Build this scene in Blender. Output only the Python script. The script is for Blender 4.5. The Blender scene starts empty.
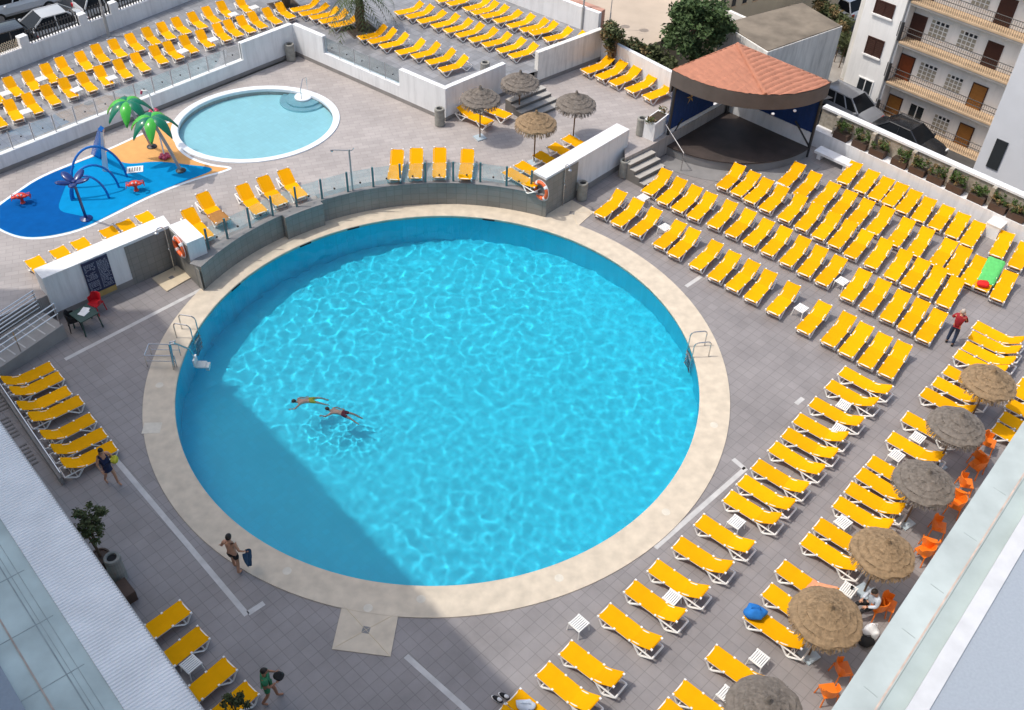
import bpy, bmesh, math, random
from math import sin, cos, pi, radians as R, hypot, atan2, sqrt
from mathutils import Vector, Matrix, noise
random.seed(7)
sc = bpy.context.scene
col = sc.collection

# ------------------------------------------------------------------ camera
F_PX, PITCH, ROLL, CAM_H = 1000.0, 0.755784, 0.0419824, 25.522
def G(px, py, z=0.0):
    """the point at height z that the photograph shows at this place"""
    x = (px-512)/F_PX; y = -(py-355)/F_PX
    c, s = cos(ROLL), sin(ROLL)
    x, y = c*x-s*y, s*x+c*y
    cp, sp = cos(PITCH), sin(PITCH)
    dx, dy, dz = x, cp+y*sp, -sp+y*cp
    t = (CAM_H-z)/-dz
    return Vector((dx*t, dy*t, z))
def G2(px, py, z=0.0):
    p = G(px, py, z); return (p.x, p.y)
cam = bpy.data.cameras.new('camera'); cam.lens = 36*F_PX/1024; cam.sensor_width = 36
cam.clip_start = .1; cam.clip_end = 2000
camo = bpy.data.objects.new('camera', cam); col.objects.link(camo)
camo.matrix_world = Matrix.Translation((0, 0, CAM_H)) @ Matrix.Rotation(pi/2-PITCH, 4, 'X') @ Matrix.Rotation(ROLL, 4, 'Z')
sc.camera = camo

# ------------------------------------------------------------------ materials
def new_mat(name):
    m = bpy.data.materials.new(name); m.use_nodes = True
    return m, m.node_tree, m.node_tree.nodes['Principled BSDF']
def mat(name, rgb, rough=.6, var=.12, scale=4., bump=0., metal=0., rnd=0., spec=.5, stretch=None, world=False, detail=4, streak=0.):
    m, nt, b = new_mat(name)
    b.inputs['Roughness'].default_value = rough; b.inputs['Metallic'].default_value = metal
    b.inputs['Specular IOR Level'].default_value = spec
    if world:
        co = nt.nodes.new('ShaderNodeNewGeometry').outputs['Position']
    else:
        co = nt.nodes.new('ShaderNodeTexCoord').outputs['Object']
    if stretch:
        mp = nt.nodes.new('ShaderNodeMapping'); mp.inputs['Scale'].default_value = stretch
        nt.links.new(co, mp.inputs[0]); co = mp.outputs[0]
    n = nt.nodes.new('ShaderNodeTexNoise'); n.inputs['Scale'].default_value = scale; n.inputs['Detail'].default_value = detail
    nt.links.new(co, n.inputs['Vector'])
    mr = nt.nodes.new('ShaderNodeMapRange')
    mr.inputs['From Min'].default_value = .25; mr.inputs['From Max'].default_value = .75
    mr.inputs['To Min'].default_value = 1-var; mr.inputs['To Max'].default_value = 1+var
    nt.links.new(n.outputs['Fac'], mr.inputs['Value'])
    fac = mr.outputs[0]
    if streak:                                                   # rain streaks and grime running down a wall
        mp2 = nt.nodes.new('ShaderNodeMapping'); mp2.inputs['Scale'].default_value = (2.6, 2.6, .28); nt.links.new(co, mp2.inputs[0])
        n2 = nt.nodes.new('ShaderNodeTexNoise'); n2.inputs['Scale'].default_value = 1.3; n2.inputs['Detail'].default_value = 8; n2.inputs['Roughness'].default_value = .7
        nt.links.new(mp2.outputs[0], n2.inputs['Vector'])
        m3 = nt.nodes.new('ShaderNodeMapRange'); m3.inputs['From Min'].default_value = .46; m3.inputs['From Max'].default_value = .74; m3.inputs['To Min'].default_value = 1; m3.inputs['To Max'].default_value = 1-streak
        nt.links.new(n2.outputs['Fac'], m3.inputs['Value'])
        mu = nt.nodes.new('ShaderNodeMath'); mu.operation = 'MULTIPLY'; nt.links.new(fac, mu.inputs[0]); nt.links.new(m3.outputs[0], mu.inputs[1]); fac = mu.outputs[0]
    if rnd:
        oi = nt.nodes.new('ShaderNodeObjectInfo')
        m2 = nt.nodes.new('ShaderNodeMapRange'); m2.inputs['To Min'].default_value = 1-rnd; m2.inputs['To Max'].default_value = 1+rnd*.4
        nt.links.new(oi.outputs['Random'], m2.inputs['Value'])
        mu = nt.nodes.new('ShaderNodeMath'); mu.operation = 'MULTIPLY'
        nt.links.new(fac, mu.inputs[0]); nt.links.new(m2.outputs[0], mu.inputs[1]); fac = mu.outputs[0]
    vm = nt.nodes.new('ShaderNodeVectorMath'); vm.operation = 'SCALE'
    vm.inputs[0].default_value = rgb
    nt.links.new(fac, vm.inputs['Scale'])
    nt.links.new(vm.outputs[0], b.inputs['Base Color'])
    if bump:
        bp = nt.nodes.new('ShaderNodeBump'); bp.inputs['Strength'].default_value = bump; bp.inputs['Distance'].default_value = .02
        nt.links.new(n.outputs['Fac'], bp.inputs['Height']); nt.links.new(bp.outputs[0], b.inputs['Normal'])
    return m
def tile_mat(name, rgb, tw, th, ang, mortar=.6, offset=0., var=.16, rough=.55, stain=.22, msize=.012, vertical=False):
    m, nt, b = new_mat(name)
    b.inputs['Roughness'].default_value = rough
    co = nt.nodes.new('ShaderNodeNewGeometry').outputs['Position']
    mp = nt.nodes.new('ShaderNodeMapping'); mp.inputs['Rotation'].default_value = (0, 0, -ang)
    nt.links.new(co, mp.inputs[0])
    vec = mp.outputs[0]
    if vertical:
        sx = nt.nodes.new('ShaderNodeSeparateXYZ'); cx = nt.nodes.new('ShaderNodeCombineXYZ')
        nt.links.new(vec, sx.inputs[0]); nt.links.new(sx.outputs[0], cx.inputs[0]); nt.links.new(sx.outputs[2], cx.inputs[1])
        vec = cx.outputs[0]
    br = nt.nodes.new('ShaderNodeTexBrick'); br.offset = offset; br.squash = 1
    br.inputs['Scale'].default_value = 1; br.inputs['Mortar Size'].default_value = msize; br.inputs['Mortar Smooth'].default_value = .3
    br.inputs['Brick Width'].default_value = tw; br.inputs['Row Height'].default_value = th; br.inputs['Bias'].default_value = 0
    c1 = [c*(1+var) for c in rgb]; c2 = [c*(1-var) for c in rgb]
    br.inputs['Color1'].default_value = (*c1, 1); br.inputs['Color2'].default_value = (*c2, 1)
    br.inputs['Mortar'].default_value = (*[c*mortar for c in rgb], 1)
    nt.links.new(vec, br.inputs['Vector'])
    n = nt.nodes.new('ShaderNodeTexNoise'); n.inputs['Scale'].default_value = .55; n.inputs['Detail'].default_value = 7; n.inputs['Roughness'].default_value = .65
    nt.links.new(co, n.inputs['Vector'])
    mr = nt.nodes.new('ShaderNodeMapRange'); mr.inputs['From Min'].default_value = .3; mr.inputs['From Max'].default_value = .7
    mr.inputs['To Min'].default_value = 1-stain; mr.inputs['To Max'].default_value = 1+stain*.6
    nt.links.new(n.outputs['Fac'], mr.inputs['Value'])
    vm = nt.nodes.new('ShaderNodeVectorMath'); vm.operation = 'SCALE'
    nt.links.new(br.outputs['Color'], vm.inputs[0]); nt.links.new(mr.outputs[0], vm.inputs['Scale'])
    nt.links.new(vm.outputs[0], b.inputs['Base Color'])
    bp = nt.nodes.new('ShaderNodeBump'); bp.inputs['Strength'].default_value = .25; bp.inputs['Distance'].default_value = .01; bp.invert = True
    nt.links.new(br.outputs['Fac'], bp.inputs['Height']); nt.links.new(bp.outputs[0], b.inputs['Normal'])
    return m
def water_mat(name, tint):
    m = bpy.data.materials.new(name); m.use_nodes = True
    nt = m.node_tree; nt.nodes.clear()
    o = nt.nodes.new('ShaderNodeOutputMaterial'); g = nt.nodes.new('ShaderNodeBsdfGlass')
    g.inputs['IOR'].default_value = 1.25; g.inputs['Roughness'].default_value = 0; g.inputs['Color'].default_value = (*tint, 1)
    nt.links.new(g.outputs[0], o.inputs['Surface'])
    return m
def pane_mat(name, tint, mixf=.12):
    m = bpy.data.materials.new(name); m.use_nodes = True
    nt = m.node_tree; nt.nodes.clear()
    o = nt.nodes.new('ShaderNodeOutputMaterial'); t = nt.nodes.new('ShaderNodeBsdfTransparent'); g = nt.nodes.new('ShaderNodeBsdfGlossy')
    x = nt.nodes.new('ShaderNodeMixShader')
    t.inputs[0].default_value = (*tint, 1); g.inputs['Roughness'].default_value = .03; x.inputs[0].default_value = mixf
    nt.links.new(t.outputs[0], x.inputs[1]); nt.links.new(g.outputs[0], x.inputs[2]); nt.links.new(x.outputs[0], o.inputs[0])
    return m
A_U, A_V = R(47), R(-43)      # the two directions everything round the pool is laid out in
M = {}
M['deck'] = tile_mat('deck_tiles', (.255, .235, .232), .36, .36, A_U, mortar=.76, var=.05, stain=.2)
M['updeck'] = tile_mat('upper_deck_tiles', (.375, .34, .325), .5, .25, R(20), mortar=.8, offset=.5, var=.07, stain=.16)
M['terrace'] = tile_mat('terrace_tiles', (.25, .255, .27), .4, .4, A_U, mortar=.7, stain=.25)
M['wall_tile'] = tile_mat('grey_wall_tiles', (.235, .23, .215), .3, .3, A_U, mortar=.75, var=.06, vertical=True, stain=.2)
M['coping'] = mat('coping_stone', (.57, .49, .385), .7, .15, 2.6, world=True, detail=9)
M['pool'] = tile_mat('pool_mosaic', (.018, .55, .76), .25, .25, A_U, mortar=.96, var=.03, stain=.04, rough=.4)
M['wading'] = tile_mat('wading_mosaic', (.34, .70, .80), .25, .25, A_U, mortar=.95, var=.03, stain=.05, rough=.4)
M['water'] = water_mat('pool_water', (.97, 1, 1))
M['asphalt'] = mat('asphalt', (.075, .072, .07), .9, .25, 1.5, world=True, bump=.2)
M['concrete'] = mat('concrete', (.30, .28, .26), .85, .2, 1.2, world=True, detail=8)
M['sand'] = mat('sandy_earth', (.47, .39, .31), .95, .14, .6, world=True, detail=9)
M['line'] = mat('line_paint', (.50, .49, .48), .6, .15, 3, world=True)
M['white'] = mat('white_render', (.76, .765, .775), .8, .06, .9, streak=.2, world=True, detail=9, bump=.05)
M['whitegrey'] = mat('weathered_white_render', (.76, .74, .70), .85, .14, .8, streak=.35, world=True, detail=9)
M['skirt'] = mat('grey_plinth_paint', (.25, .235, .225), .8, .12, 2, world=True)
M['step'] = mat('step_stone', (.40, .38, .35), .8, .12, 2, world=True)
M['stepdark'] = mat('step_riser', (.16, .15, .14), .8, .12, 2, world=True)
M['plastic'] = mat('white_plastic', (.84, .83, .80), .45, .05, 3, rnd=.06)
M['yellow'] = mat('yellow_sling', (.95, .455, .001), .85, .05, 3, rnd=.12, spec=.12)
_nt = M['yellow'].node_tree                                      # the mesh fabric lets some sun through
_t = _nt.nodes.new('ShaderNodeBsdfTranslucent'); _x = _nt.nodes.new('ShaderNodeMixShader'); _x.inputs[0].default_value = .2
_b = _nt.nodes['Principled BSDF']; _nt.links.new(_b.inputs['Base Color'].links[0].from_socket, _t.inputs['Color'])
_nt.links.new(_b.outputs[0], _x.inputs[1]); _nt.links.new(_t.outputs[0], _x.inputs[2]); _nt.links.new(_x.outputs[0], _nt.nodes['Material Output'].inputs['Surface'])
M['orange'] = mat('orange_plastic', (.80, .19, .012), .4, .08, 3, rnd=.1)
M['steel'] = mat('stainless_steel', (.55, .55, .55), .25, .05, 3, metal=1.)
M['rail'] = mat('painted_rail', (.36, .36, .36), .45, .08, 3)
M['post'] = mat('green_grey_post', (.10, .19, .20), .45, .1, 4)
M['glass'] = pane_mat('clear_glass', (.94, .965, .965), .09)
M['glass_tm'] = pane_mat('smoky_glass', (.82, .88, .89), .16)
M['knob'] = mat('black_knob', (.02, .02, .02), .4)
M['straw_grey'] = mat('weathered_thatch', (.165, .142, .122), .95, .32, 9, bump=.6, world=True, detail=10)
M['straw_ochre'] = mat('fresh_thatch', (.255, .175, .10), .95, .32, 9, bump=.6, world=True, detail=10)
M['wood'] = mat('pole_wood', (.16, .10, .055), .8, .25, 8)
M['slate'] = mat('base_plate_steel', (.42, .5, .55), .5, .1, 4)
M['bin'] = mat('bin_concrete', (.27, .265, .24), .85, .2, 5)
M['dark'] = mat('dark_interior', (.015, .015, .015), .8)
M['skin'] = mat('skin', (.52, .27, .17), .55, .06, 6)
M['skin_tan'] = mat('tanned_skin', (.36, .17, .10), .55, .06, 6)
M['hair_dark'] = mat('dark_hair', (.016, .011, .008), .6, .3, 30)
M['hair_grey'] = mat('grey_hair', (.42, .36, .32), .7, .2, 30)
M['eye'] = mat('eye_dark', (.02, .015, .012), .3)
M['lip'] = mat('lips', (.36, .13, .10), .5)
def cloth(n, c): return mat(n, c, .85, .14, 9)
M['red'] = cloth('red_cloth', (.30, .012, .022)); M['jeans'] = cloth('blue_denim', (.022, .04, .085))
M['navy'] = cloth('navy_cloth', (.012, .022, .075)); M['green'] = cloth('green_cloth', (.03, .19, .085))
M['black'] = cloth('black_cloth', (.012, .012, .014)); M['bluetowel'] = cloth('blue_towel', (.02, .065, .13))
M['yellowcloth'] = cloth('yellow_cloth', (.55, .50, .04)); M['maroon'] = cloth('maroon_cloth', (.17, .02, .035))
M['pale'] = cloth('pale_blue_cloth', (.50, .55, .62)); M['whitecloth'] = cloth('white_cloth', (.75, .75, .76))
M['greentowel'] = cloth('green_towel', (.10, .50, .13)); M['redbag'] = cloth('red_bag', (.72, .015, .01))
M['bluebag'] = cloth('blue_bag', (.012, .16, .50)); M['brown'] = cloth('brown_towel', (.33, .15, .035))
M['peach'] = cloth('peach_towel', (.72, .30, .16)); M['curtain'] = cloth('blue_stage_cloth', (.006, .035, .15))
M['rooftile'] = mat('terracotta_tile', (.43, .18, .11), .8, .16, 3, world=True, detail=8)
M['fascia'] = mat('brown_fascia', (.115, .095, .085), .8, .15, 2, world=True)
M['stagefloor'] = mat('dark_stage_boards', (.055, .042, .038), .6, .3, 1.6, world=True, detail=8)
M['stageface'] = mat('grey_stage_face', (.22, .215, .215), .8, .12, 2, world=True)
M['iron'] = mat('dark_iron', (.03, .03, .032), .5, .1, 4)
M['leaf'] = mat('tree_leaves', (.06, .10, .035), .7, .5, 1.6, world=True, spec=.3)
M['leaf2'] = mat('hedge_leaves', (.07, .085, .035), .7, .5, 2.2, world=True, spec=.3)
M['leaf3'] = mat('planter_leaves', (.06, .105, .025), .7, .5, 5, world=True, spec=.3)
M['dryleaf'] = mat('dry_leaves', (.20, .14, .06), .8, .4, 5, world=True)
M['frond'] = mat('palm_frond', (.055, .085, .022), .55, .35, 3, world=True)
M['bark'] = mat('bark', (.10, .065, .04), .95, .35, 6, bump=.5)
M['soil'] = mat('soil', (.05, .035, .025), .95, .3, 6)
M['planter'] = mat('brown_planter', (.075, .045, .032), .7, .15, 4)
M['stone'] = mat('rough_stone_wall', (.36, .32, .26), .9, .35, 7, world=True, bump=.5)
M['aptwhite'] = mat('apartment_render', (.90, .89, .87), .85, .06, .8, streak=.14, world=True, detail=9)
M['tan'] = mat('tan_slab', (.55, .40, .26), .8, .12, 2, world=True)
M['slabgrey'] = mat('slab_underside', (.30, .29, .28), .85, .12, 2, world=True)
M['door_red'] = mat('red_brown_door', (.21, .05, .014), .45, .15, 6); M['door_dark'] = mat('dark_brown_door', (.055, .02, .014), .45, .15, 6)
M['door_tan'] = mat('honey_door', (.30, .13, .03), .45, .15, 6)
M['lattice'] = mat('cream_lattice', (.36, .335, .27), .8, .1, 6)
M['shutter'] = mat('brown_shutter', (.075, .04, .028), .6, .2, 12)
M['windark'] = mat('dark_window_glass', (.03, .035, .04), .1, .1, 4)
M['bluegrey'] = mat('blue_grey_stucco', (.31, .35, .40), .9, .06, 14, world=True, bump=.25, detail=8)
M['greenroof'] = mat('pale_green_roof', (.52, .60, .575), .85, .26, .8, world=True, detail=10)
M['greenroof2'] = mat('pale_green_gutter', (.36, .425, .42), .8, .12, 1.3, world=True, detail=10)
M['greenroof_r'] = mat('pale_green_slab', (.42, .475, .47), .85, .18, .9, world=True, detail=10)
M['corr'] = mat('corrugated_white_sheet', (.90, .89, .88), .5, .09, 1.1, detail=9, world=True)
M['joint'] = mat('rusty_joint', (.50, .40, .34), .9, .25, 3, world=True)
M['crack'] = mat('dark_joint', (.34, .39, .39), .9, .25, 3, world=True)
M['cream'] = mat('cream_render', (.60, .50, .36), .85, .1, 1, world=True, detail=8)
M['oldroof'] = mat('old_flat_roof', (.185, .155, .12), .95, .45, .9, world=True, detail=10)
M['pinkkerb'] = mat('pink_kerb', (.46, .25, .19), .85, .15, 2, world=True)
M['padblue'] = mat('blue_rubber', (.001, .235, .52), .9, .08, 3, world=True, spec=.08)
M['paddark'] = mat('dark_blue_rubber', (.001, .085, .31), .9, .1, 3, world=True, spec=.08)
M['padorange'] = mat('orange_rubber', (.66, .34, .11), .8, .08, 3, world=True)
M['padwhite'] = mat('white_border', (.72, .76, .80), .7, .06, 3, world=True)
M['upwhite'] = mat('dull_white_paint', (.56, .57, .59), .85, .1, 2, world=True, detail=9)
M['toyblue'] = mat('glossy_blue', (.012, .15, .50), .25, .05); M['toynavy'] = mat('glossy_navy', (.008, .03, .16), .25, .05)
M['toygreen'] = mat('glossy_leaf_green', (.055, .40, .05), .2, .08); M['toydkgreen'] = mat('glossy_dark_green', (.004, .15, .085), .2, .08)
M['toyred'] = mat('glossy_red', (.62, .045, .02), .3, .08); M['toypink'] = mat('glossy_pink', (.50, .05, .11), .3, .08)
M['toywhite'] = mat('glossy_white', (.70, .70, .70), .3, .05)
M['board'] = mat('navy_board', (.012, .02, .065), .5, .2, 6); M['boardtext'] = mat('board_lettering', (.33, .36, .45), .6)
M['ochre'] = mat('ochre_strip', (.42, .29, .10), .7)
M['tray'] = mat('shower_tray', (.62, .52, .37), .6, .08, 3)
M['buoy'] = mat('orange_lifebuoy', (.74, .13, .035), .5); M['tablegreen'] = mat('dark_green_plastic', (.025, .06, .05), .4)
M['paper'] = mat('white_paper', (.8, .8, .8), .8)
M['chairred'] = mat('red_plastic', (.50, .012, .022), .4)
M['tyre'] = mat('tyre', (.018, .018, .018), .85); M['rim'] = mat('wheel_rim', (.45, .45, .46), .3, metal=.8)
M['carglass'] = mat('car_glass', (.012, .014, .017), .12, spec=.12)
M['lamp'] = mat('lamp_lens', (.75, .75, .75), .15); M['taillamp'] = mat('tail_lens', (.45, .01, .012), .2)
def paint(n, c):
    m = mat(n, c, .22, .03, 2); m.node_tree.nodes['Principled BSDF'].inputs['Coat Weight'].default_value = .6; return m
M['p_silver'] = paint('silver_paint', (.42, .43, .44)); M['p_white'] = paint('white_paint', (.72, .73, .74)); M['p_dark'] = paint('black_paint', (.016, .018, .022))
M['p_grey'] = paint('grey_paint', (.20, .21, .23))

# ------------------------------------------------------------------ mesh helper
class MB:
    def __init__(s): s.v = []; s.f = []; s.m = []
    def add(s, vs, fs, mi=0):
        o = len(s.v); s.v += [tuple(v) for v in vs]; s.f += [tuple(i+o for i in f) for f in fs]; s.m += [mi]*len(fs); return s
    def box(s, x0, x1, y0, y1, z0, z1, mi=0, rz=0, c=None, tf=None):
        vs = [Vector((x, y, z)) for z in (z0, z1) for x, y in ((x0, y0), (x1, y0), (x1, y1), (x0, y1))]
        if rz:
            c = Vector(c or ((x0+x1)/2, (y0+y1)/2, 0)); m = Matrix.Rotation(rz, 3, 'Z'); vs = [c+m@(v-c) for v in vs]
        if tf: vs = [tf@v for v in vs]
        return s.add(vs, [(3, 2, 1, 0), (4, 5, 6, 7), (0, 1, 5, 4), (1, 2, 6, 5), (2, 3, 7, 6), (3, 0, 4, 7)], mi)
    def wall(s, p0, p1, t, z0, z1, mi=0):
        """box along p0 -> p1, t thick to the left"""
        a = Vector((p0[0], p0[1])); b = Vector((p1[0], p1[1])); d = (b-a).normalized(); n = Vector((-d.y, d.x))*t
        return s.prism([a, b, b+n, a+n], z0, z1, mi)
    def prism(s, poly, z0, z1, mi=0, mtop=None):
        n = len(poly); ar = sum(poly[i][0]*poly[(i+1) % n][1]-poly[(i+1) % n][0]*poly[i][1] for i in range(n))
        if ar < 0: poly = list(poly)[::-1]
        vs = [(p[0], p[1], z0) for p in poly]+[(p[0], p[1], z1) for p in poly]
        s.add(vs, [tuple(range(n))[::-1]]+[(i, (i+1) % n, n+(i+1) % n, n+i) for i in range(n)], mi)
        s.f.append(tuple(len(s.v)-n+i for i in range(n))); s.m.append(mi if mtop is None else mtop)
        return s
    def sheet(s, poly, z, mi=0):
        n = len(poly); ar = sum(poly[i][0]*poly[(i+1) % n][1]-poly[(i+1) % n][0]*poly[i][1] for i in range(n))
        if ar < 0: poly = list(poly)[::-1]
        return s.add([(p[0], p[1], z) for p in poly], [tuple(range(n))], mi)
    def tube(s, pts, r, n=6, mi=0, closed=False, r1=None):
        pts = [Vector(p) for p in pts]; k = len(pts); vs = []; up = None
        for i, p in enumerate(pts):
            if closed: d = pts[(i+1) % k]-pts[i-1]
            else: d = pts[min(i+1, k-1)]-pts[max(i-1, 0)]
            d.normalize()
            if up is None: up = Vector((0, 0, 1)) if abs(d.z) < .9 else Vector((1, 0, 0))
            a = d.cross(up)
            if a.length < 1e-4: a = d.orthogonal()
            a.normalize(); b = a.cross(d).normalized(); up = b
            rr = r if r1 is None else r+(r1-r)*i/(k-1)
            if isinstance(r, (list, tuple)): rr = r[i]
            for j in range(n):
                t = 2*pi*j/n; vs.append(p+(a*cos(t)+b*sin(t))*rr)
        fs = []
        for i in range(k if closed else k-1):
            i2 = (i+1) % k
            for j in range(n): fs.append((i*n+j, i*n+(j+1) % n, i2*n+(j+1) % n, i2*n+j))
        if not closed: fs += [tuple(range(n))[::-1], tuple((k-1)*n+j for j in range(n))]
        return s.add(vs, fs, mi)
    def lathe(s, prof, c=(0, 0, 0), n=24, mi=0, jit=0, cap=True):
        c = Vector(c); vs = []
        for i, (r, z) in enumerate(prof):
            for j in range(n):
                t = 2*pi*j/n; q = r*(1+jit*noise.noise((cos(t)*3, sin(t)*3, i*.7+c.x)))
                vs.append(c+Vector((q*cos(t), q*sin(t), z+jit*.4*noise.noise((cos(t)*5+9, sin(t)*5, i*.9)))))
        fs = [(i*n+j, i*n+(j+1) % n, (i+1)*n+(j+1) % n, (i+1)*n+j) for i in range(len(prof)-1) for j in range(n)]
        if cap: fs += [tuple(range(n))[::-1], tuple((len(prof)-1)*n+j for j in range(n))]
        return s.add(vs, fs, mi)
    def ell(s, c, r, mi=0, rot=None, nu=12, nv=8):
        c = Vector(c); vs = []
        for i in range(nv+1):
            a = -pi/2+pi*i/nv
            for j in range(nu):
                t = 2*pi*j/nu; v = Vector((r[0]*cos(a)*cos(t), r[1]*cos(a)*sin(t), r[2]*sin(a)))
                vs.append(c+(rot@v if rot else v))
        return s.add(vs, [(i*nu+j, i*nu+(j+1) % nu, (i+1)*nu+(j+1) % nu, (i+1)*nu+j) for i in range(nv) for j in range(nu)], mi)
    def leaves(s, c, rad, n, size, mi=0, shell=.5):
        for _ in range(n):
            d = Vector((random.gauss(0, 1), random.gauss(0, 1), random.gauss(0, 1))).normalized()
            k = shell+(1-shell)*random.random()
            p = Vector(c)+Vector((d.x*rad[0], d.y*rad[1], d.z*rad[2]))*k
            a = Vector((random.gauss(0, 1), random.gauss(0, 1), random.gauss(0, .6))).normalized(); b = a.orthogonal().normalized()
            b = Matrix.Rotation(random.random()*6.28, 3, a)@b
            z = size*(.6+.8*random.random()); a *= z; b *= z*.5
            s.add([p-a, p+b*.9, p+a, p-b*.9], [(0, 1, 2, 3)], mi)
        return s
    def build(s, name, mats, parent=None, smooth=False, world=False):
        if not isinstance(mats, (list, tuple)): mats = [mats]
        me = bpy.data.meshes.new(name)
        off = Vector((0, 0, 0))
        if parent is None and s.v:
            xs = [v[0] for v in s.v]; ys = [v[1] for v in s.v]; zs = [v[2] for v in s.v]
            off = Vector(((min(xs)+max(xs))/2, (min(ys)+max(ys))/2, min(zs)))
        elif world:
            q = parent; off = Vector((0, 0, 0))
            while q is not None: off += q.location; q = q.parent
        me.from_pydata([(v[0]-off.x, v[1]-off.y, v[2]-off.z) for v in s.v], [], s.f)
        for m in mats: me.materials.append(M[m] if isinstance(m, str) else m)
        me.polygons.foreach_set('material_index', s.m)
        if smooth: me.polygons.foreach_set('use_smooth', [True]*len(me.polygons))
        me.validate(); me.update()
        o = bpy.data.objects.new(name, me); col.objects.link(o)
        if parent is None: o.location = off
        else: o.parent = parent
        return o
def tag(o, label=None, cat=None, group=None, kind=None):
    if label: o['label'] = label
    if cat: o['category'] = cat
    if group: o['group'] = group
    if kind: o['kind'] = kind
    return o
def struct(o, label=None, cat=None): return tag(o, label, cat, kind='structure')
def thing(name, label, cat, loc=(0, 0, 0), rz=0, group=None):
    o = bpy.data.objects.new(name, None); col.objects.link(o); o.location = loc; o.rotation_euler = (0, 0, rz)
    o.empty_display_size = .2
    return tag(o, label, cat, group)
def copy_tree(o, parent=None):
    c = o.copy(); col.objects.link(c)
    if parent is not None: c.parent = parent
    for ch in list(o.children): copy_tree(ch, c)
    return c
def hole_sheet(outer, holes, z, name, m, depth=None):
    """a flat sheet with holes; depth gives it a skirt down its outer and inner edges"""
    bm = bmesh.new(); es = []
    for loop in [outer]+holes:
        vs = [bm.verts.new((p[0], p[1], z)) for p in loop]
        es += [bm.edges.new((vs[i], vs[(i+1) % len(vs)])) for i in range(len(vs))]
    bmesh.ops.triangle_fill(bm, use_beauty=True, use_dissolve=False, edges=es)
    for f in bm.faces:
        if f.normal.z < 0: f.normal_flip()
    if depth:
        r = bmesh.ops.extrude_edge_only(bm, edges=[e for e in bm.edges if e.is_boundary])
        for g in r['geom']:
            if isinstance(g, bmesh.types.BMVert): g.co.z -= depth
    me = bpy.data.meshes.new(name); bm.to_mesh(me); bm.free(); me.materials.append(M[m])
    o = bpy.data.objects.new(name, me); col.objects.link(o)
    return o
def circle(c, r, n=160, a0=0, a1=2*pi, full=True):
    k = n if full else n+1
    return [(c[0]+r*cos(a0+(a1-a0)*i/n), c[1]+r*sin(a0+(a1-a0)*i/n)) for i in range(k)]
def ring_arc(mb, c, r0, r1, a0, a1, z0, z1, n=40, mi=0, mtop=None):
    pts = [(c[0]+r1*cos(a0+(a1-a0)*i/n), c[1]+r1*sin(a0+(a1-a0)*i/n)) for i in range(n+1)]
    pts2 = [(c[0]+r0*cos(a0+(a1-a0)*i/n), c[1]+r0*sin(a0+(a1-a0)*i/n)) for i in range(n+1)]
    for i in range(n):
        mb.prism([pts[i], pts[i+1], pts2[i+1], pts2[i]], z0, z1, mi, mtop)
    return mb
def ring_sheet(mb, c, r0, r1, z, n=160, mi=0):
    vs = [(x, y, z) for x, y in circle(c, r0, n)]+[(x, y, z) for x, y in circle(c, r1, n)]
    return mb.add(vs, [(i, n+i, n+(i+1) % n, (i+1) % n) for i in range(n)], mi)
def lerp(a, b, t): return tuple(a[i]+(b[i]-a[i])*t for i in range(len(a)))
def dirv(a): return Vector((cos(a), sin(a), 0))
ORD = ('first second third fourth fifth sixth seventh eighth ninth tenth eleventh twelfth thirteenth fourteenth fifteenth sixteenth '
       'seventeenth eighteenth nineteenth twentieth').split()+['twenty-first', 'twenty-second', 'twenty-third']

# ------------------------------------------------------------------ levels
ZK, ZT, ZST, ZLOT = 1.05, 1.80, -2.6, 1.2
PC, R_IN, R_OUT = (-2.57, 26.30), 9.434, 10.5

# ------------------------------------------------------------------ ground, decks, pool
struct(MB().sheet([(-900, -900), (900, -900), (900, 900), (-900, 900)], -3.4).build('ground', 'concrete'))
deck_poly = [(-34, -8), (36, -8), (36, 22.0), (14.3, 42.75), (10.2, 46.2), (4, 48.5), (-11.5, 47.8), (-22.3, 35.9), (-34, 22)]
struct(hole_sheet(deck_poly, [circle(PC, R_IN+.25)], 0, 'pool_deck', 'deck', depth=2.55))
# coping ring with the square shower pads that grow out of it
cp = MB(); n = 200
prof = [(R_IN, -.14), (R_IN-.02, .012), (R_IN, .03), (R_OUT, .03), (R_OUT+.005, -.02)]
for i in range(n):
    a0, a1 = 2*pi*i/n, 2*pi*(i+1)/n
    for (r0, z0), (r1, z1) in zip(prof, prof[1:]):
        cp.add([(PC[0]+r*cos(a), PC[1]+r*sin(a), z) for a, r, z in ((a0, r0, z0), (a0, r1, z1), (a1, r1, z1), (a1, r0, z0))], [(0, 1, 2, 3)])
struct(cp.build('pool_coping', 'coping'))
pads = [[(342.5, 604), (332, 649), (390.5, 656.5), (399, 612)], [(544, 214.5), (572, 200), (594, 212), (578, 226)]]
for q in pads:
    pp = [G2(x, y, .02) for x, y in q]
    mb = MB().prism(pp, -.01, .024)
    c = [sum(p[k] for p in pp)/4 for k in (0, 1)]
    mb.box(c[0]-.11, c[0]+.11, c[1]-.11, c[1]+.11, .02, .028, 1, rz=R(-8))
    for p in pp: mb.tube([(p[0]*.97+c[0]*.03, p[1]*.97+c[1]*.03, .022), (c[0], c[1], .022)], .012, 4, 2)
    struct(mb.build('shower_pad', ['coping', 'stageface', 'tray']))
M['lids'] = mat('stone_lid', (.62, .57, .48), .7, .12, 5)
lid = MB()                                                       # round light covers and a square hatch let into the coping
for x, y in ((287, 571), (421, 599), (559, 578), (666, 512), (714, 425), (159.5, 385), (368, 608)):
    q = G(x, y, .03); lid.lathe([(.0, .034), (.13, .034), (.14, .031)], (q.x, q.y, 0), 14, 0, cap=False)
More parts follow.
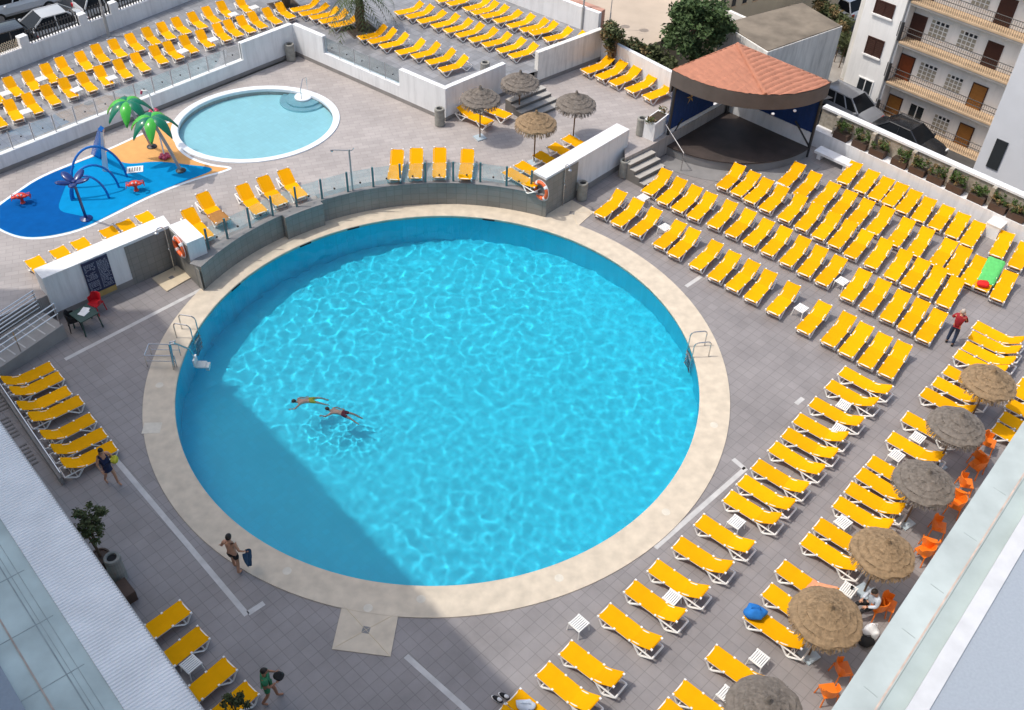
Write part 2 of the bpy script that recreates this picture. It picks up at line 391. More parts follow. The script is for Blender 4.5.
q = G(152, 428, .03); lid.box(q.x-.3, q.x+.3, q.y-.25, q.y+.25, .031, .035, 0, rz=R(5))
struct(lid.build('coping_lids', 'lids'))
# pool shell: floor falling away from the right-hand edge, and walls
bm_ = MB(); NR, NA = 14, 120
def floor_z(x, y):
    t = ((x-PC[0])*.75-(y-PC[1])*.66)/R_IN
    return -1.75+.45*t
vs = [(PC[0], PC[1], floor_z(*PC))]
for i in range(1, NR+1):
    for j in range(NA):
        a = 2*pi*j/NA; r = (R_IN+.03)*i/NR; x, y = PC[0]+r*cos(a), PC[1]+r*sin(a); vs.append((x, y, floor_z(x, y)))
fs = [(0, 1+j, 1+(j+1) % NA) for j in range(NA)]
for i in range(NR-1):
    for j in range(NA): fs.append((1+i*NA+j, 1+(i+1)*NA+j, 1+(i+1)*NA+(j+1) % NA, 1+i*NA+(j+1) % NA))
o0 = len(vs)
for j in range(NA):
    a = 2*pi*j/NA; vs.append((PC[0]+(R_IN+.03)*cos(a), PC[1]+(R_IN+.03)*sin(a), 0.0))
L0 = 1+(NR-1)*NA
fs += [(L0+j, o0+j, o0+(j+1) % NA, L0+(j+1) % NA) for j in range(NA)]
basin = struct(bm_.add(vs, fs).build('pool_basin', 'pool'))
basin.cycles.is_caustics_receiver = True
# water surface with real ripples: the caustics on the floor come from them
WZ = -.035; CS = .045; RW = R_IN+.02
SWM = [G(300, 403, 0), G(330, 414, 0)]                          # wakes round the two swimmers
def rip(x, y):
    h = 0
    for s in SWM:
        d = hypot(x-s.x, y-s.y); h += .010*math.exp(-d*1.1)*sin(d*10)+.03*math.exp(-d*1.8)*noise.noise((x*5, y*5, 3))
    return h
def wave(x, y):
    k = .8+.35*noise.noise((x*.16, y*.16, 7.3)); wx, wy = .3*noise.noise((x*.9, y*.9, 1)), .3*noise.noise((x*.9, y*.9, 5))
    return k*(.033*noise.noise((x*2.05+wx, y*2.05+wy, 0))+.0085*noise.noise((x*4.0+wy, y*3.8+wx, 4.))+.012*noise.noise((x*.9, y*.8, 2.)))+rip(x, y)
N = int(RW/CS)+1; vid = {}; vs = []; fs = []
def wv(i, j):
    if (i, j) not in vid:
        x, y = i*CS, j*CS; r = hypot(x, y)
        if r > RW-CS*.5: x, y = x*RW/r, y*RW/r
        vid[i, j] = len(vs); vs.append((PC[0]+x, PC[1]+y, WZ+wave(PC[0]+x, PC[1]+y)))
    return vid[i, j]
for i in range(-N, N):
    for j in range(-N, N):
        if hypot((i+.5)*CS, (j+.5)*CS) < RW: fs.append((wv(i, j), wv(i+1, j), wv(i+1, j+1), wv(i, j+1)))
water = struct(MB().add(vs, fs).build('pool_water', 'water', smooth=True))
water.cycles.is_caustics_caster = True
dk = MB()                                                        # dark skimmer mouths just under the coping
for x, y in ((353, 228), (488.5, 220), (305, 244), (233, 286)):
    q = G(x, y, -.05); a = atan2(q.y-PC[1], q.x-PC[0]); r = R_IN-.01
    p = [(PC[0]+r*cos(a+t), PC[1]+r*sin(a+t)) for t in (-.028, .028)]
    dk.wall(p[0], p[1], .03, -.11, -.02)
struct(dk.build('pool_skimmers', 'dark'))

# painted lines on the deck
pl = MB()
def stripe(a, b, w=.17):
    a = Vector((*G2(*a), 0)); b = Vector((*G2(*b), 0)); d = (b-a).normalized(); nn = Vector((-d.y, d.x, 0))*w/2
    pl.sheet([(a-nn)[:2], (b-nn)[:2], (b+nn)[:2], (a+nn)[:2]], .005)
for a, b in (((65, 359.5), (203, 288.5)), ((116, 460), (247, 615)), ((248, 613.5), (264, 603)), ((406, 656), (480, 722)),
             ((655, 548), (746, 468)), ((745, 469), (733, 459)), ((686, 286.5), (701, 276.5)), ((796, 404), (803, 398))): stripe(a, b)
struct(pl.build('painted_lines', 'line'))

# ------------------------------------------------------------------ walls round the upper deck
E0, C0, E1 = G(57, 319, 0), G(178, 265, 0), G(205, 292, 0)
F0, F1 = G(544, 216, 0), G(625, 166, 0)
dL = (C0-E0).normalized(); nL = Vector((-dL.y, dL.x, 0)); dS = (E1-C0).normalized(); nS = Vector((-dS.y, dS.x, 0))
dF = (F1-F0).normalized(); nF = Vector((-dF.y, dF.x, 0)); WT = .74; WH = 1.95
ga = G(203, 288.7, 0); E1 = E1-dS*.72
SEG = [(atan2(ga.y-PC[1], ga.x-PC[0]), R(134), 10.32), (R(134), R(124), 10.05), (R(124), R(68.5), 10.3)]
def arcpts(a0, a1, r, n): return [(PC[0]+r*cos(a0+(a1-a0)*i/n), PC[1]+r*sin(a0+(a1-a0)*i/n)) for i in range(n+1)]
s0 = G(34, 301, ZK); back = dirv(R(228))
up = [tuple((s0+back*11)[:2]), tuple(s0[:2]), tuple((E0+nL*.2)[:2]), tuple((C0+nL*.2-dL*.2+nS*.2)[:2]), tuple((E1+nS*.2)[:2])]
for a0, a1, r in SEG: up += arcpts(a0, a1, r+.15, 16)
up += [tuple((F0+nF*.2)[:2]), tuple((F1+nF*.2)[:2]), G2(625.3, 158, ZK), G2(651, 145.5, ZK), (6.96, 41.48), (10.2, 44.95), (7.5, 45.6), (4.1, 48.5), (-11.5, 47.9), (-22.3, 36.0), (-33, 23)]
KP, KA, KB, KROT = (-12.35, 41.0), 3.85, 3.42, R(20)
def kell(s, n=96):
    out = []
    for i in range(n):
        t = 2*pi*i/n; x, y = (KA-s)*cos(t), (KB-s)*sin(t); out.append((KP[0]+x*cos(KROT)-y*sin(KROT), KP[1]+x*sin(KROT)+y*cos(KROT)))
    return out
struct(hole_sheet(up, [kell(.3)], ZK, 'upper_deck', 'updeck', depth=1.0))
# curved retaining wall of grey tiles
pw = thing('retaining_wall', 'curved grey tiled wall between the round pool and the upper deck', 'wall', (PC[0], PC[1], 0))
for a0, a1, r in SEG:
    ring_arc(MB(), PC, r, r+.32, a0, a1, .0, ZK+.05, 36).build('wall_section', 'wall_tile', pw, world=True)
    ring_arc(MB(), PC, r-.015, r+.5, a0, a1, ZK+.052, ZK+.085, 36).build('wall_cap', 'stageface', pw, world=True)
# glass balustrade standing on it
gp = [(227.8, 238.6), (250.5, 227.7), (273.1, 215.9), (297, 206.6), (322.3, 198.8), (348.1, 191.7), (373.5, 186.8), (400.5, 183.4), (425.5, 182.0), (453.3, 181.2), (480.2, 182.0), (506.4, 185.8), (531, 190)]
gb = thing('glass_balustrade', 'frameless glass balustrade with teal posts along the curved pool wall', 'balustrade', (PC[0], PC[1]+10.5, ZK))
P = [G(x, y, ZK+.085) for x, y in gp]
P.insert(0, G(209, 249, ZK+.085))
for i, p in enumerate(P):
    MB().box(p.x-.045, p.x+.045, p.y-.03, p.y+.03, p.z, p.z+.98, rz=R(15)).build('post', 'post', gb, world=True)
    if i < len(P)-1:
        q = P[i+1]; d = (q-p).normalized(); a, b = p+d*.09, q-d*.09
        g = MB().wall(a[:2], b[:2], .012, p.z+.06, p.z+.95).build('glass_panel', 'glass', gb, world=True)
        k = p.lerp(q, .5); MB().ell((k.x, k.y-.02, p.z+.35), (.045, .045, .045)).build('knob', 'knob', g, world=True)

def shower(name_loc, ang, label, h=2.1):
    t = thing('shower_post', label, 'shower', name_loc)
    p = MB(); d = dirv(ang)
    p.tube([(0, 0, 0), (0, 0, h), d*.1+Vector((0, 0, h+.12)), d*.28+Vector((0, 0, h+.14)), d*.36+Vector((0, 0, h+.03))], .022, 8)
    p.build('pipe', 'steel', t)
    MB().lathe([(.09, 0), (.07, .03), (.02, .05)], d*.36+Vector((0, 0, h-.03)), 12).build('shower_head', 'steel', t)
    MB().lathe([(.03, 0), (.045, .02), (.045, .05), (.02, .07)], d*.03+Vector((0, 0, 1.1)), 10).build('tap', 'steel', t)
def lifebuoy(c, nrm, label, r=.36):
    t = thing('lifebuoy', label, 'lifebuoy', c)
    z = Vector(nrm).normalized(); x = Vector((0, 0, 1)).cross(z).normalized(); y = z.cross(x)
    for part, mm, k0, k1 in (('ring', 'buoy', 0, 24),):
        mb = MB(); mb.tube([x*(r*cos(2*pi*i/28))+y*(r*sin(2*pi*i/28)) for i in range(28)], .085, 8, closed=True)
        mb.build('ring', mm, t, smooth=True)
    for k in range(4):
        a = pi/4+k*pi/2
        MB().tube([x*(r*cos(a+s))+y*(r*sin(a+s)) for s in (-.17, -.06, .06, .17)], .089, 8).build('white_band', 'whitecloth', t, smooth=True)
    MB().tube([x*((r+.11)*cos(2*pi*i/28))+y*((r+.11)*sin(2*pi*i/28)) for i in range(28)], .012, 5, closed=True).build('rope', 'whitecloth', t)

# left wall: a white arm along the deck, a shorter arm towards the pool, a tiled shower corner
lw = thing('shower_wall', 'white L-shaped shower wall with navy notice board left of the pool', 'wall', (*C0[:2], 0))
mb = MB().wall(E0[:2], (C0+nL*0)[:2], WT, .28, WH); mb.build('long_wall', 'white', lw, world=True)
MB().wall((E0-nL*.012)[:2], (C0-nL*.012)[:2], WT, 0, .278).build('plinth', 'skirt', lw, world=True)
MB().wall((C0-dL*.02+nL*WT)[:2], (E1)[:2], WT, .28, WH-.003).build('short_wall', 'white', lw, world=True) if False else None
MB().wall((C0+nS*.003)[:2], E1[:2], WT, 0, WH).build('short_wall', 'white', lw, world=True)
MB().wall((C0-dL*1.9-nL*.02)[:2], (C0-nL*.02)[:2], .016, .0, WH-.12).build('tiled_panel', 'wall_tile', lw, world=True)
MB().wall((C0-nS*.02+dS*.02)[:2], (E1-nS*.02+dS*.66)[:2], .016, .0, ZK).build('tiled_panel', 'wall_tile', lw, world=True)
MB().wall((C0-nS*.02+dS*.02)[:2], (E1-nS*.02-dS*.02)[:2], .016, ZK+.003, WH-.12).build('tiled_panel', 'wall_tile', lw, world=True)
MB().prism([tuple((C0+nS*.0+dS*.0)[:2]), tuple((C0+nL*WT)[:2]), tuple((C0+nL*WT+dL*.2)[:2]), tuple((C0+nS*.1)[:2])], .28, WH-.002).build('corner_block', 'white', lw, world=True)
MB().prism([G2(x, y, .02) for x, y in ((152.2, 278.6), (177, 266), (191.6, 277.5), (166.8, 291.7))], .0, .05).build('shower_tray', 'tray', lw, world=True)
q = G(171.5, 277.5, .05); MB().box(q.x-.09, q.x+.09, q.y-.09, q.y+.09, .05, .056, rz=A_U).build('drain', 'stageface', lw, world=True)
shower(C0-dL*.28-nL*.06+dS*.22, R(230), 'steel shower pipe in the tiled corner of the L-shaped white wall')
q = C0.lerp(E1, .62); lifebuoy((q-nS*.1)+Vector((0, 0, 1.5)), -nS, 'orange lifebuoy hung on the short grey tiled arm of the left wall')
# notice board
bd0, bd1 = G(94, 300.5, .25), G(119.5, 290, .25)
t0 = (bd0-E0).dot(dL); t1 = (bd1-E0).dot(dL); b0 = E0+dL*t0-nL*.05; b1 = E0+dL*t1-nL*.05
nb = thing('notice_board', 'tall navy notice board of small pale writing on the white wall', 'sign', (*b0[:2], 0))
MB().wall(b0[:2], b1[:2], .04, .42, WH-.06).build('board', 'board', nb, world=True)
MB().wall(b0[:2], b1[:2], .045, .16, .41).build('bottom_strip', 'ochre', nb, world=True)
tx = MB(); rr = random.Random(3); W = (b1-b0).length
for colx in (0, 1):
    for k in range(22):
        z = 1.74-k*.058; x = .05+colx*W*.5; xe = W*.46+colx*W*.5
        while x < xe-.04:
            w = rr.uniform(.03, .10); w = min(w, xe-x)
            if rr.random() < .92 and not (colx == 0 and k in (6, 13)): 
                a = b0+dL*x; b = b0+dL*(x+w); tx.wall((a-nL*.004)[:2], (b-nL*.004)[:2], .003, z, z+.022)
            x += w+.022
tx.build('lettering', 'boardtext', nb, world=True)
# right wall
rw = thing('shower_wall', 'long white wall with grey tiled end right of the pool', 'wall', (*F0[:2], 0))
MB().wall(F0[:2], F1[:2], WT, .3, WH).build('wall_body', 'white', rw, world=True)
MB().wall((F0-nF*.012)[:2], (F1-nF*.012)[:2], WT, 0, .298).build('plinth', 'skirt', rw, world=True)
tl = (G(573.5, 196, 0)-F0).dot(dF)
MB().wall((F0-nF*.03-dF*.02)[:2], (F0-nF*.03+dF*tl)[:2], .017, 0, WH-.1).build('tiled_panel', 'wall_tile', rw, world=True)
MB().wall((F0-dF*.03-nF*.03)[:2], (F0-dF*.03+nF*(WT))[:2], -.022, 0, WH-.1).build('tiled_panel', 'wall_tile', rw, world=True)
shower(F0+dF*1.15-nF*.08, R(-60), 'steel shower pipe on the tiled end of the long white wall')
lifebuoy(F0-dF*.16+nF*.12+Vector((0, 0, 1.35)), -dF+nF*.1+Vector((0, 0, .05)), 'orange and white lifebuoy on the end of the right-hand white wall')

# ------------------------------------------------------------------ steps, ramp, planter
def stairs(a, b, dirdown, depth, ztop, zbot, nst, label, tread='step'):
    t = thing('stairs', label, 'stairs', (*((a+b)/2)[:2], zbot))
    d = dirdown.normalized(); h = (ztop-zbot)/nst
    for k in range(1, nst):
        z = ztop-h*k; p0, p1 = a+d*(depth*(k-1)), b+d*(depth*(k-1)); q0, q1 = a+d*depth*k, b+d*depth*k
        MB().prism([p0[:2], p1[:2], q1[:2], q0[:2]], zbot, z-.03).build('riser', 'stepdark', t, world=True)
        e = d*.02; MB().prism([(p0+e)[:2], (p1+e)[:2], (q1+e)[:2], (q0+e)[:2]], z-.028, z).build('tread', tread, t, world=True)
a, b = G(625.3, 158, ZK), G(651, 145.5, ZK); dd = dirv(A_V)
stairs(a, b, dd, .31, ZK, 0, 5, 'grey stone steps from the upper deck down beside the stage')
a, b = G(505.5, 96, ZT), G(541, 82, ZT)
stairs(a, b, dd, .36, ZT, ZK, 5, 'grey stone steps up to the sunbed terrace behind the thatched umbrellas')
# ramp on the left
f0, f1 = G(7, 375.5, 0), G(67.6, 337, 0); fd = (f1-f0).normalized(); fn = Vector((-fd.y, fd.x, 0)); f0 = f0-fd*6
wd = (s0-f1).dot(fn)
rp = thing('ramp', 'grey access ramp with steel handrails left of the shower wall', 'ramp', (*f1[:2], 0))
vs = []
for p, z in ((f0, .15), (f1, .62)):
    for k in (0, 1): q = p+fn*(wd*k-.02*k); vs += [(q.x, q.y, 0), (q.x, q.y, z)]
MB().add(vs, [(0, 4, 5, 1), (2, 3, 7, 6), (1, 5, 7, 3), (4, 6, 7, 5), (0, 1, 3, 2)]).build('ramp_slab', 'slabgrey', rp, world=True)
st = MB()
for k in range(26):
    x = .25+k*.42; q = f1-fd*x; z = .62-.47*x/(f1-f0).length+.004
    st.wall((q+fn*.1)[:2], (q+fn*(wd-.12))[:2], .05, z-.002, z+.004)
st.build('grip_strips', 'line', rp, world=True)
for off, bars, nm in ((.08, (.5, .75, .98), 'near'), (wd-.15, (.18, .34, .5, .66, .82, .98), 'far')):
    mb = MB()
    for z in bars:
        p, q = f0+fn*off, f1+fn*off; mb.tube([(p.x, p.y, .15+z), (q.x, q.y, .62+z)], .024, 6)
    L = (f1-f0).length
    for k in range(6):
        q = f1-fd*(.05+k*1.7)+fn*off; z = .62-.47*(.05+k*1.7)/L; mb.tube([(q.x, q.y, z), (q.x, q.y, z+.98)], .022, 6)
    mb.build('handrail', 'steel', rp, world=True)
# kerb wall and floor gratings beside the left-hand sunbeds
k0, k1 = G(-20, 358, 0), G(65, 484, 0)
kd = (k1-k0).normalized(); kn = Vector((-kd.y, kd.x, 0))
kb = thing('kerb_rail', 'low pale kerb rail behind the shaded row of sunbeds', 'kerb', (*k1[:2], 0))
MB().wall(k0[:2], k1[:2], -.1, 0, .34).build('kerb_wall', 'skirt', kb, world=True)
mb = MB(); mb.tube([k0+Vector((0, 0, .55)), k1+Vector((0, 0, .55))], .03, 6)
for k in range(9): q = k0.lerp(k1, k/8); mb.tube([(q.x, q.y, .34), (q.x, q.y, .55)], .02, 6)
mb.build('rail', 'steel', kb, world=True)
for n_, (x, y, lab) in enumerate(((4, 398, 'nearest the ramp'), (13.5, 425, 'in the middle of its line'), (32, 452, 'at the far end from the ramp'))):
    q = G(x, y, .01); mb = MB()
    for k in range(6):
        c = q+kd*(-.5+k*.2); mb.wall(c[:2], (c-kn*.75)[:2], .07, .006, .016)
    tag(mb.build('floor_grating', 'stepdark'), 'dark slatted floor grating beside the canopy, '+lab, 'grating', 'slatted floor gratings by the canopy')
# white planter on the corner beside the stage
pp = [G2(x, y, 1.95) for x, y in ((643.9, 119.6), (655.5, 124.5), (669, 114), (658.5, 109.5))]
cpl = thing('corner_planter', 'white planter box of dry plants between the steps and the stage', 'planter', (*pp[0], 0))
c = (sum(p[0] for p in pp)/4, sum(p[1] for p in pp)/4)
MB().prism(pp, .3, 1.95).build('box', 'white', cpl, world=True)
MB().prism([lerp(p, c, -.02) for p in pp], 0, .3).build('plinth', 'skirt', cpl, world=True)
MB().prism([lerp(p, c, .2) for p in pp], 1.9, 1.965).build('soil', 'soil', cpl, world=True)
mb = MB()
for k in range(7): mb.leaves((*lerp(pp[k % 4], pp[(k*3+1) % 4], .5), 2.05), (.28, .28, .18), 30, .06, k % 2, .1)
mb.build('foliage', ['dryleaf', 'leaf3'], cpl, world=True)
hr = MB(); a, b = G(655, 147.4, .0), G(680.8, 171, 0)
hr.tube([a+Vector((0, 0, .6)), a+Vector((0, 0, 1.75)), b+Vector((0, 0, .95)), b], .025, 7)
tag(hr.build('handrail', 'steel'), 'sloping steel handrail at the foot of the stage steps', 'handrail')

# ------------------------------------------------------------------ terraces with their walls
TLa, TLb = G(0, 174, ZK), G(296, 55, ZK); dT = (TLb-TLa).normalized(); nT = Vector((-dT.y, dT.x, 0)); TLz = TLa-dT*12
T2 = G(445.8, 121.5, ZK); dM = (T2-TLb).normalized(); nM = Vector((-dM.y, dM.x, 0))
T3 = G(505, 95, ZK); W3a, W3b = G(537, 84.5, ZK), G(600, 60, ZK); W4 = G(674, 74, 2.3)
dR = (T3-T2).normalized()
S0, S1 = G(-60, 99, ZT), G(160, 12.5, ZT)                      # street wall foot
dStr = (S1-S0).normalized(); S1 = S1+dStr*16
B0, B1 = G(517, 5, ZT), G(597, 35.5, ZT); dB = (B1-B0).normalized(); B0 = B0-dB*14
nR0 = Vector((-dR.y, dR.x, 0))
terr = [(TLz+nT*.1)[:2], (TLb+nT*.1+nM*.1)[:2], (T2+nM*.1+nR0*.1)[:2], T3[:2], W3a[:2], (W3b+Vector((-.1, .1, 0)))[:2], B1[:2], B0[:2], S1[:2], S0[:2]]
struct(hole_sheet([tuple(p) for p in terr], [], ZT, 'sunbed_terrace', 'terrace'))
tx0 = (G(234.5, 55, 1.85)-TLa).dot(dT)
tw = thing('terrace_wall', 'white terrace wall with grey plinth behind the splash pad', 'wall', (*TLb[:2], ZK))
MB().wall(TLz[:2], (TLa+dT*tx0)[:2], .25, ZK+.2, 1.86).build('low_wall', 'white', tw, world=True)
MB().wall((TLa+dT*tx0)[:2], (TLb+dT*.0)[:2], .25, ZK+.2, 2.72).build('high_wall', 'white', tw, world=True)
MB().wall((TLz-nT*.012)[:2], (TLb-nT*.012)[:2], .25, ZK, ZK+.198).build('plinth', 'skirt', tw, world=True)
g0 = (G(326.7, 51.6, 1.86)-TLb).dot(dM); g1 = (G(402.5, 84.4, 1.86)-TLb).dot(dM)
tm = thing('terrace_wall', 'sunlit white terrace wall with a glass gap beside the wading pool', 'wall', (*T2[:2], ZK))
MB().wall(TLb[:2], (TLb+dM*g0)[:2], .25, ZK+.2, 2.72).build('high_wall', 'white', tm, world=True)
MB().wall((TLb+dM*g0)[:2], (TLb+dM*g1)[:2], .25, ZK+.2, 1.86).build('low_wall', 'white', tm, world=True)
MB().wall((TLb+dM*g1)[:2], T2[:2], .25, ZK+.2, 2.72).build('high_wall', 'white', tm, world=True)
MB().wall((TLb-nM*.012)[:2], (T2-nM*.012)[:2], .25, ZK, ZK+.198).build('plinth', 'skirt', tm, world=True)
nR = Vector((-dR.y, dR.x, 0))
MB().wall((T2+nM*.25)[:2], T3[:2], .25, ZK+.2, 2.717).build('return_wall', 'white', tm, world=True)
MB().wall((T2+nM*.25-nR*.012)[:2], (T3-nR*.012)[:2], .25, ZK, ZK+.198).build('plinth', 'skirt', tm, world=True)
d3 = (W3b-W3a).normalized(); n3 = Vector((-d3.y, d3.x, 0))
w3 = thing('terrace_wall', 'white terrace wall between the stone steps and the far corner', 'wall', (*W3b[:2], ZK))
MB().wall(W3a[:2], W3b[:2], .25, ZK+.2, 2.75).build('wall_body', 'whitegrey', w3, world=True)
MB().wall((W3a-n3*.012)[:2], (W3b-n3*.012)[:2], .25, ZK, ZK+.198).build('plinth', 'skirt', w3, world=True)
tag(MB().wall((W3b+n3*.27)[:2], W4[:2], .22, ZK, 2.3).build('boundary_wall', 'white'), 'white boundary wall behind five sunbeds left of the stage', 'wall')
tag(MB().wall(B0[:2], B1[:2], .25, ZT, 3.0, 0).build('boundary_wall', 'white'), 'tall white wall along the top of the sunbed terrace by the sandy lot', 'wall')
# glass screens on the low walls
def screen(pts, label, mat_, top):
    t = thing('glass_screen', label, 'glass screen', pts[0])
    for i, p in enumerate(pts):
        MB().tube([p, p+Vector((0, 0, top))], .022, 6).build('post', 'rail', t, world=True)
        if i < len(pts)-1:
            q = pts[i+1]; d = (q-p).normalized()
            g = MB().wall((p+d*.05)[:2], (q-d*.05)[:2], .012, p.z+.05, p.z+top-.05).build('glass_panel', mat_, t, world=True)
            k = p.lerp(q, .5); MB().ell((k.x, k.y-.02, p.z+.4), (.035,)*3).build('knob', 'knob', g, world=True)
tl_px = [(-14, 151.5), (6.3, 143), (26.6, 134), (47.7, 125.3), (68, 117), (88.6, 109), (107.8, 101.3), (127.3, 94), (145, 86.8), (163, 79.7), (181, 73.1), (199.4, 66.3), (217, 60.3), (233.5, 54.6)]
def on_line(px, py, z, a, d, n): 
    s = (G(px, py, z)-a).dot(d); q = a+d*s+n*.12; q.z = z; return q
screen([on_line(x, y, 1.86, TLa, dT, nT) for x, y in tl_px], 'clear glass screen on thin posts in front of the left sunbed terrace', 'glass', .85)
mid = [TLb+dM*(g0+(g1-g0)*k/5)+nM*.12 for k in range(6)]
for p in mid: p.z = 1.86
screen(mid, 'smoky glass screen let into the sunlit white terrace wall', 'glass_tm', .85)
# street wall, railings on piers
fw = thing('street_wall', 'white street wall with black picket railings behind the left sunbeds', 'fence', (*S0[:2], ZT))
MB().wall(S0[:2], S1[:2], .3, ZST, ZT+.85).build('wall_body', 'white', fw, world=True)
LW = (S1-S0).length; sp = lambda x, y: (G(x, y, ZT+.85)-S0).dot(dStr)
nSt = Vector((-dStr.y, dStr.x, 0))
piers = [sp(28, 47.5), sp(86, 25), sp(118, 14), sp(170, -2), sp(215, -18), sp(260, -34)]
for i, s in enumerate(piers):
    p = S0+dStr*s+nSt*-.02
    MB().wall((p-dStr*.22)[:2], (p+dStr*.22)[:2], .34, ZT+.852, ZT+1.36).build('pier', 'white', fw, world=True)
    if i < len(piers)-1:
        mb = MB(); a, b = s+.25, piers[i+1]-.25; nb_ = int((b-a)/.16)
        for k in range(nb_+1):
            q = S0+dStr*(a+(b-a)*k/nb_)+nSt*.14; mb.box(q.x-.025, q.x+.025, q.y-.02, q.y+.02, ZT+.855, ZT+1.55, rz=atan2(dStr.y, dStr.x))
        for z in (ZT+1.0, ZT+1.42):
            q0, q1 = S0+dStr*a+nSt*.14, S0+dStr*b+nSt*.14; mb.tube([(q0.x, q0.y, z), (q1.x, q1.y, z)], .025, 5)
        mb.build('railing', 'iron', fw, world=True)
q0, q1 = S0+dStr*(piers[0]-.3)+nSt*.1, S0+dStr*(piers[0]-4)+nSt*.1
mb = MB()
for k in range(30):
    for s_ in (-1, 1):
        a = q0.lerp(q1, k/30); b = q0.lerp(q1, max(0, min(1, (k+s_*3)/30))); mb.tube([(a.x, a.y, ZT+.86), (b.x, b.y, ZT+1.35)], .014, 4)
mb.build('lattice_panel', 'cream', fw, world=True)
# ------------------------------------------------------------------ sunbeds
def make_lounger(ang, curve):
    t = thing('sunbed', 'yellow sunbed', 'sunbed')
    W = .296
    seat = [(0, .335), (.03, .358), (.35, .345), (.75, .332), (1.08, .328), (1.2, .335)]
    pts = [seat[-1]]
    for k in range(1, 8):
        a = ang*(min(1, k/3.) if curve else 1); pts.append((pts[-1][0]+.1*cos(a), pts[-1][1]+.1*sin(a)))
    if curve: pts.append((pts[-1][0]+.03, pts[-1][1]-.02))
    def sheet(prof):
        mb = MB(); n = 5; vs = []
        for lay in (0, -.014):
            for x, z in prof:
                for j in range(n):
                    y = (-W+2*W*j/(n-1))*(.84 if (abs(z-prof[-1][1]) < 1e-6 and len(prof) > 6) else 1); vs.append((x, y, z+lay-.02*(1-(y/W)**2)))
        k = len(prof); fs = []
        for i in range(k-1):
            for j in range(n-1):
                fs.append((i*n+j, (i+1)*n+j, (i+1)*n+j+1, i*n+j+1)); o = k*n
                fs.append((o+i*n+j, o+i*n+j+1, o+(i+1)*n+j+1, o+(i+1)*n+j))
        for i in range(k-1):
            for j in (0, n-1): fs.append((i*n+j, (i+1)*n+j, k*n+(i+1)*n+j, k*n+i*n+j))
        for i in (0, k-1):
            for j in range(n-1): fs.append((i*n+j, i*n+j+1, k*n+i*n+j+1, k*n+i*n+j))
        return mb.add(vs, fs)
    sheet(seat).build('seat', 'yellow', t, smooth=False)
    sheet(pts).build('backrest', 'yellow', t, smooth=False)
    fr = MB()
    for s in (-1, 1):
        fr.tube([(.0, s*.272, .318), (.6, s*.272, .305), (1.2, s*.272, .295), (1.95, s*.27, .245)], .026, 5)
        fr.tube([(p[0], s*.245, p[1]-.024) for p in (pts[0], pts[3], pts[-1])], .016, 5)
        for x in (.03, .62, 1.16): fr.box(x-.03, x+.03, s*.29-.026, s*.29+.026, .30, .352 if x > .1 else .366)
        fr.box(pts[-1][0]-.03, pts[-1][0]+.03, s*.245-.03, s*.245+.03, pts[-1][1]-.03, pts[-1][1]+.014)
    fr.tube([(0.03, -.265, .32), (0.03, .265, .32)], .026, 5)
    fr.tube([(1.95, -.275, .245), (1.95, .275, .245)], .03, 5); fr.tube([(1.2, -.26, .29), (1.2, .26, .29)], .018, 5)
    fr.build('frame', 'plastic', t)
    st = MB(); m = pts[5]
    for s in (-1, 1): st.tube([(m[0], s*.22, m[1]-.02), (1.7, s*.25, .275)], .012, 5)
    st.tube([(1.7, -.26, .275), (1.7, .26, .275)], .012, 5)
    st.build('back_support', 'plastic', t)
    for x0, x1, x2, z0, z2 in ((.03, .21, .62, .32, .30), (1.28, 1.52, 1.93, .295, .245)):
        for s in (-1, 1):
            lg = MB().tube([(x0, s*.27, z0), (x1, s*.285, .028), (x1+.09, s*.285, .028), (x2, s*.27, z2)], .031, 5)
            if s > 0: lg.tube([(x1+.04, -.285, .028), (x1+.04, .285, .028)], .028, 5)
            lg.build('leg', 'plastic', t)
    return t
PROTO = {'mid': make_lounger(R(36), True), 'flat': make_lounger(R(14), True), 'high': make_lounger(R(39), False), 'low': make_lounger(R(28), True)}
used = set()
jit = random.Random(11)
def sunbed(px, py, az, kind, z, label, group, j=2.0, scale=1.0):
    if kind == 'mid' and jit.random() < .3: kind = 'low'
    if kind in used: o = copy_tree(PROTO[kind])
    else: o = PROTO[kind]; used.add(kind)
    p = G(px, py, z+.345*scale)
    o.location = (p.x, p.y, z+.002); o.rotation_euler = (0, 0, R(az+jit.uniform(-j, j)))
    o.scale = (scale,)*3
    o['label'] = label; o['group'] = group
    return o
SUNBEDS = {}
def row(key, pts, az, kind, z, what, group, j=2., scale=1.):
    for i, (x, y) in enumerate(pts):
        SUNBEDS[key, i] = sunbed(x, y, az, kind, z, what.replace('@', ORD[i]), group, j, scale)
R1 = [(598.8, 215.3), (615.6, 224.4), (633.9, 234.1), (658.1, 246.6), (672.8, 255.6), (694.4, 267.5), (713.1, 279.1), (730.9, 288.8), (749.8, 300), (772.2, 312.8), (802.2, 331.5), (827.1, 344), (845, 354.4), (864.4, 365.6), (884.8, 375.5)]
R2 = [(646.4, 193.1), (661.3, 202.5), (676.1, 210.3), (692, 218.1), (712, 226.5), (730, 235.3), (747.8, 244.5), (766.3, 253.6), (785, 264), (803, 274.4), (820.8, 283.4), (845.9, 298.8), (865.5, 309.2), (886.1, 320.3), (904, 330), (922, 340.2)]
R3 = [(721.2, 187.7), (735.6, 194.4), (748.4, 201.4), (763.8, 210), (782.8, 219.8), (800, 228.8), (817.2, 237.8), (833.2, 246.1), (849.2, 256.4), (869.8, 266.6), (889.8, 278.4), (906.6, 286.3), (924.2, 295.3), (942.5, 305.8)]
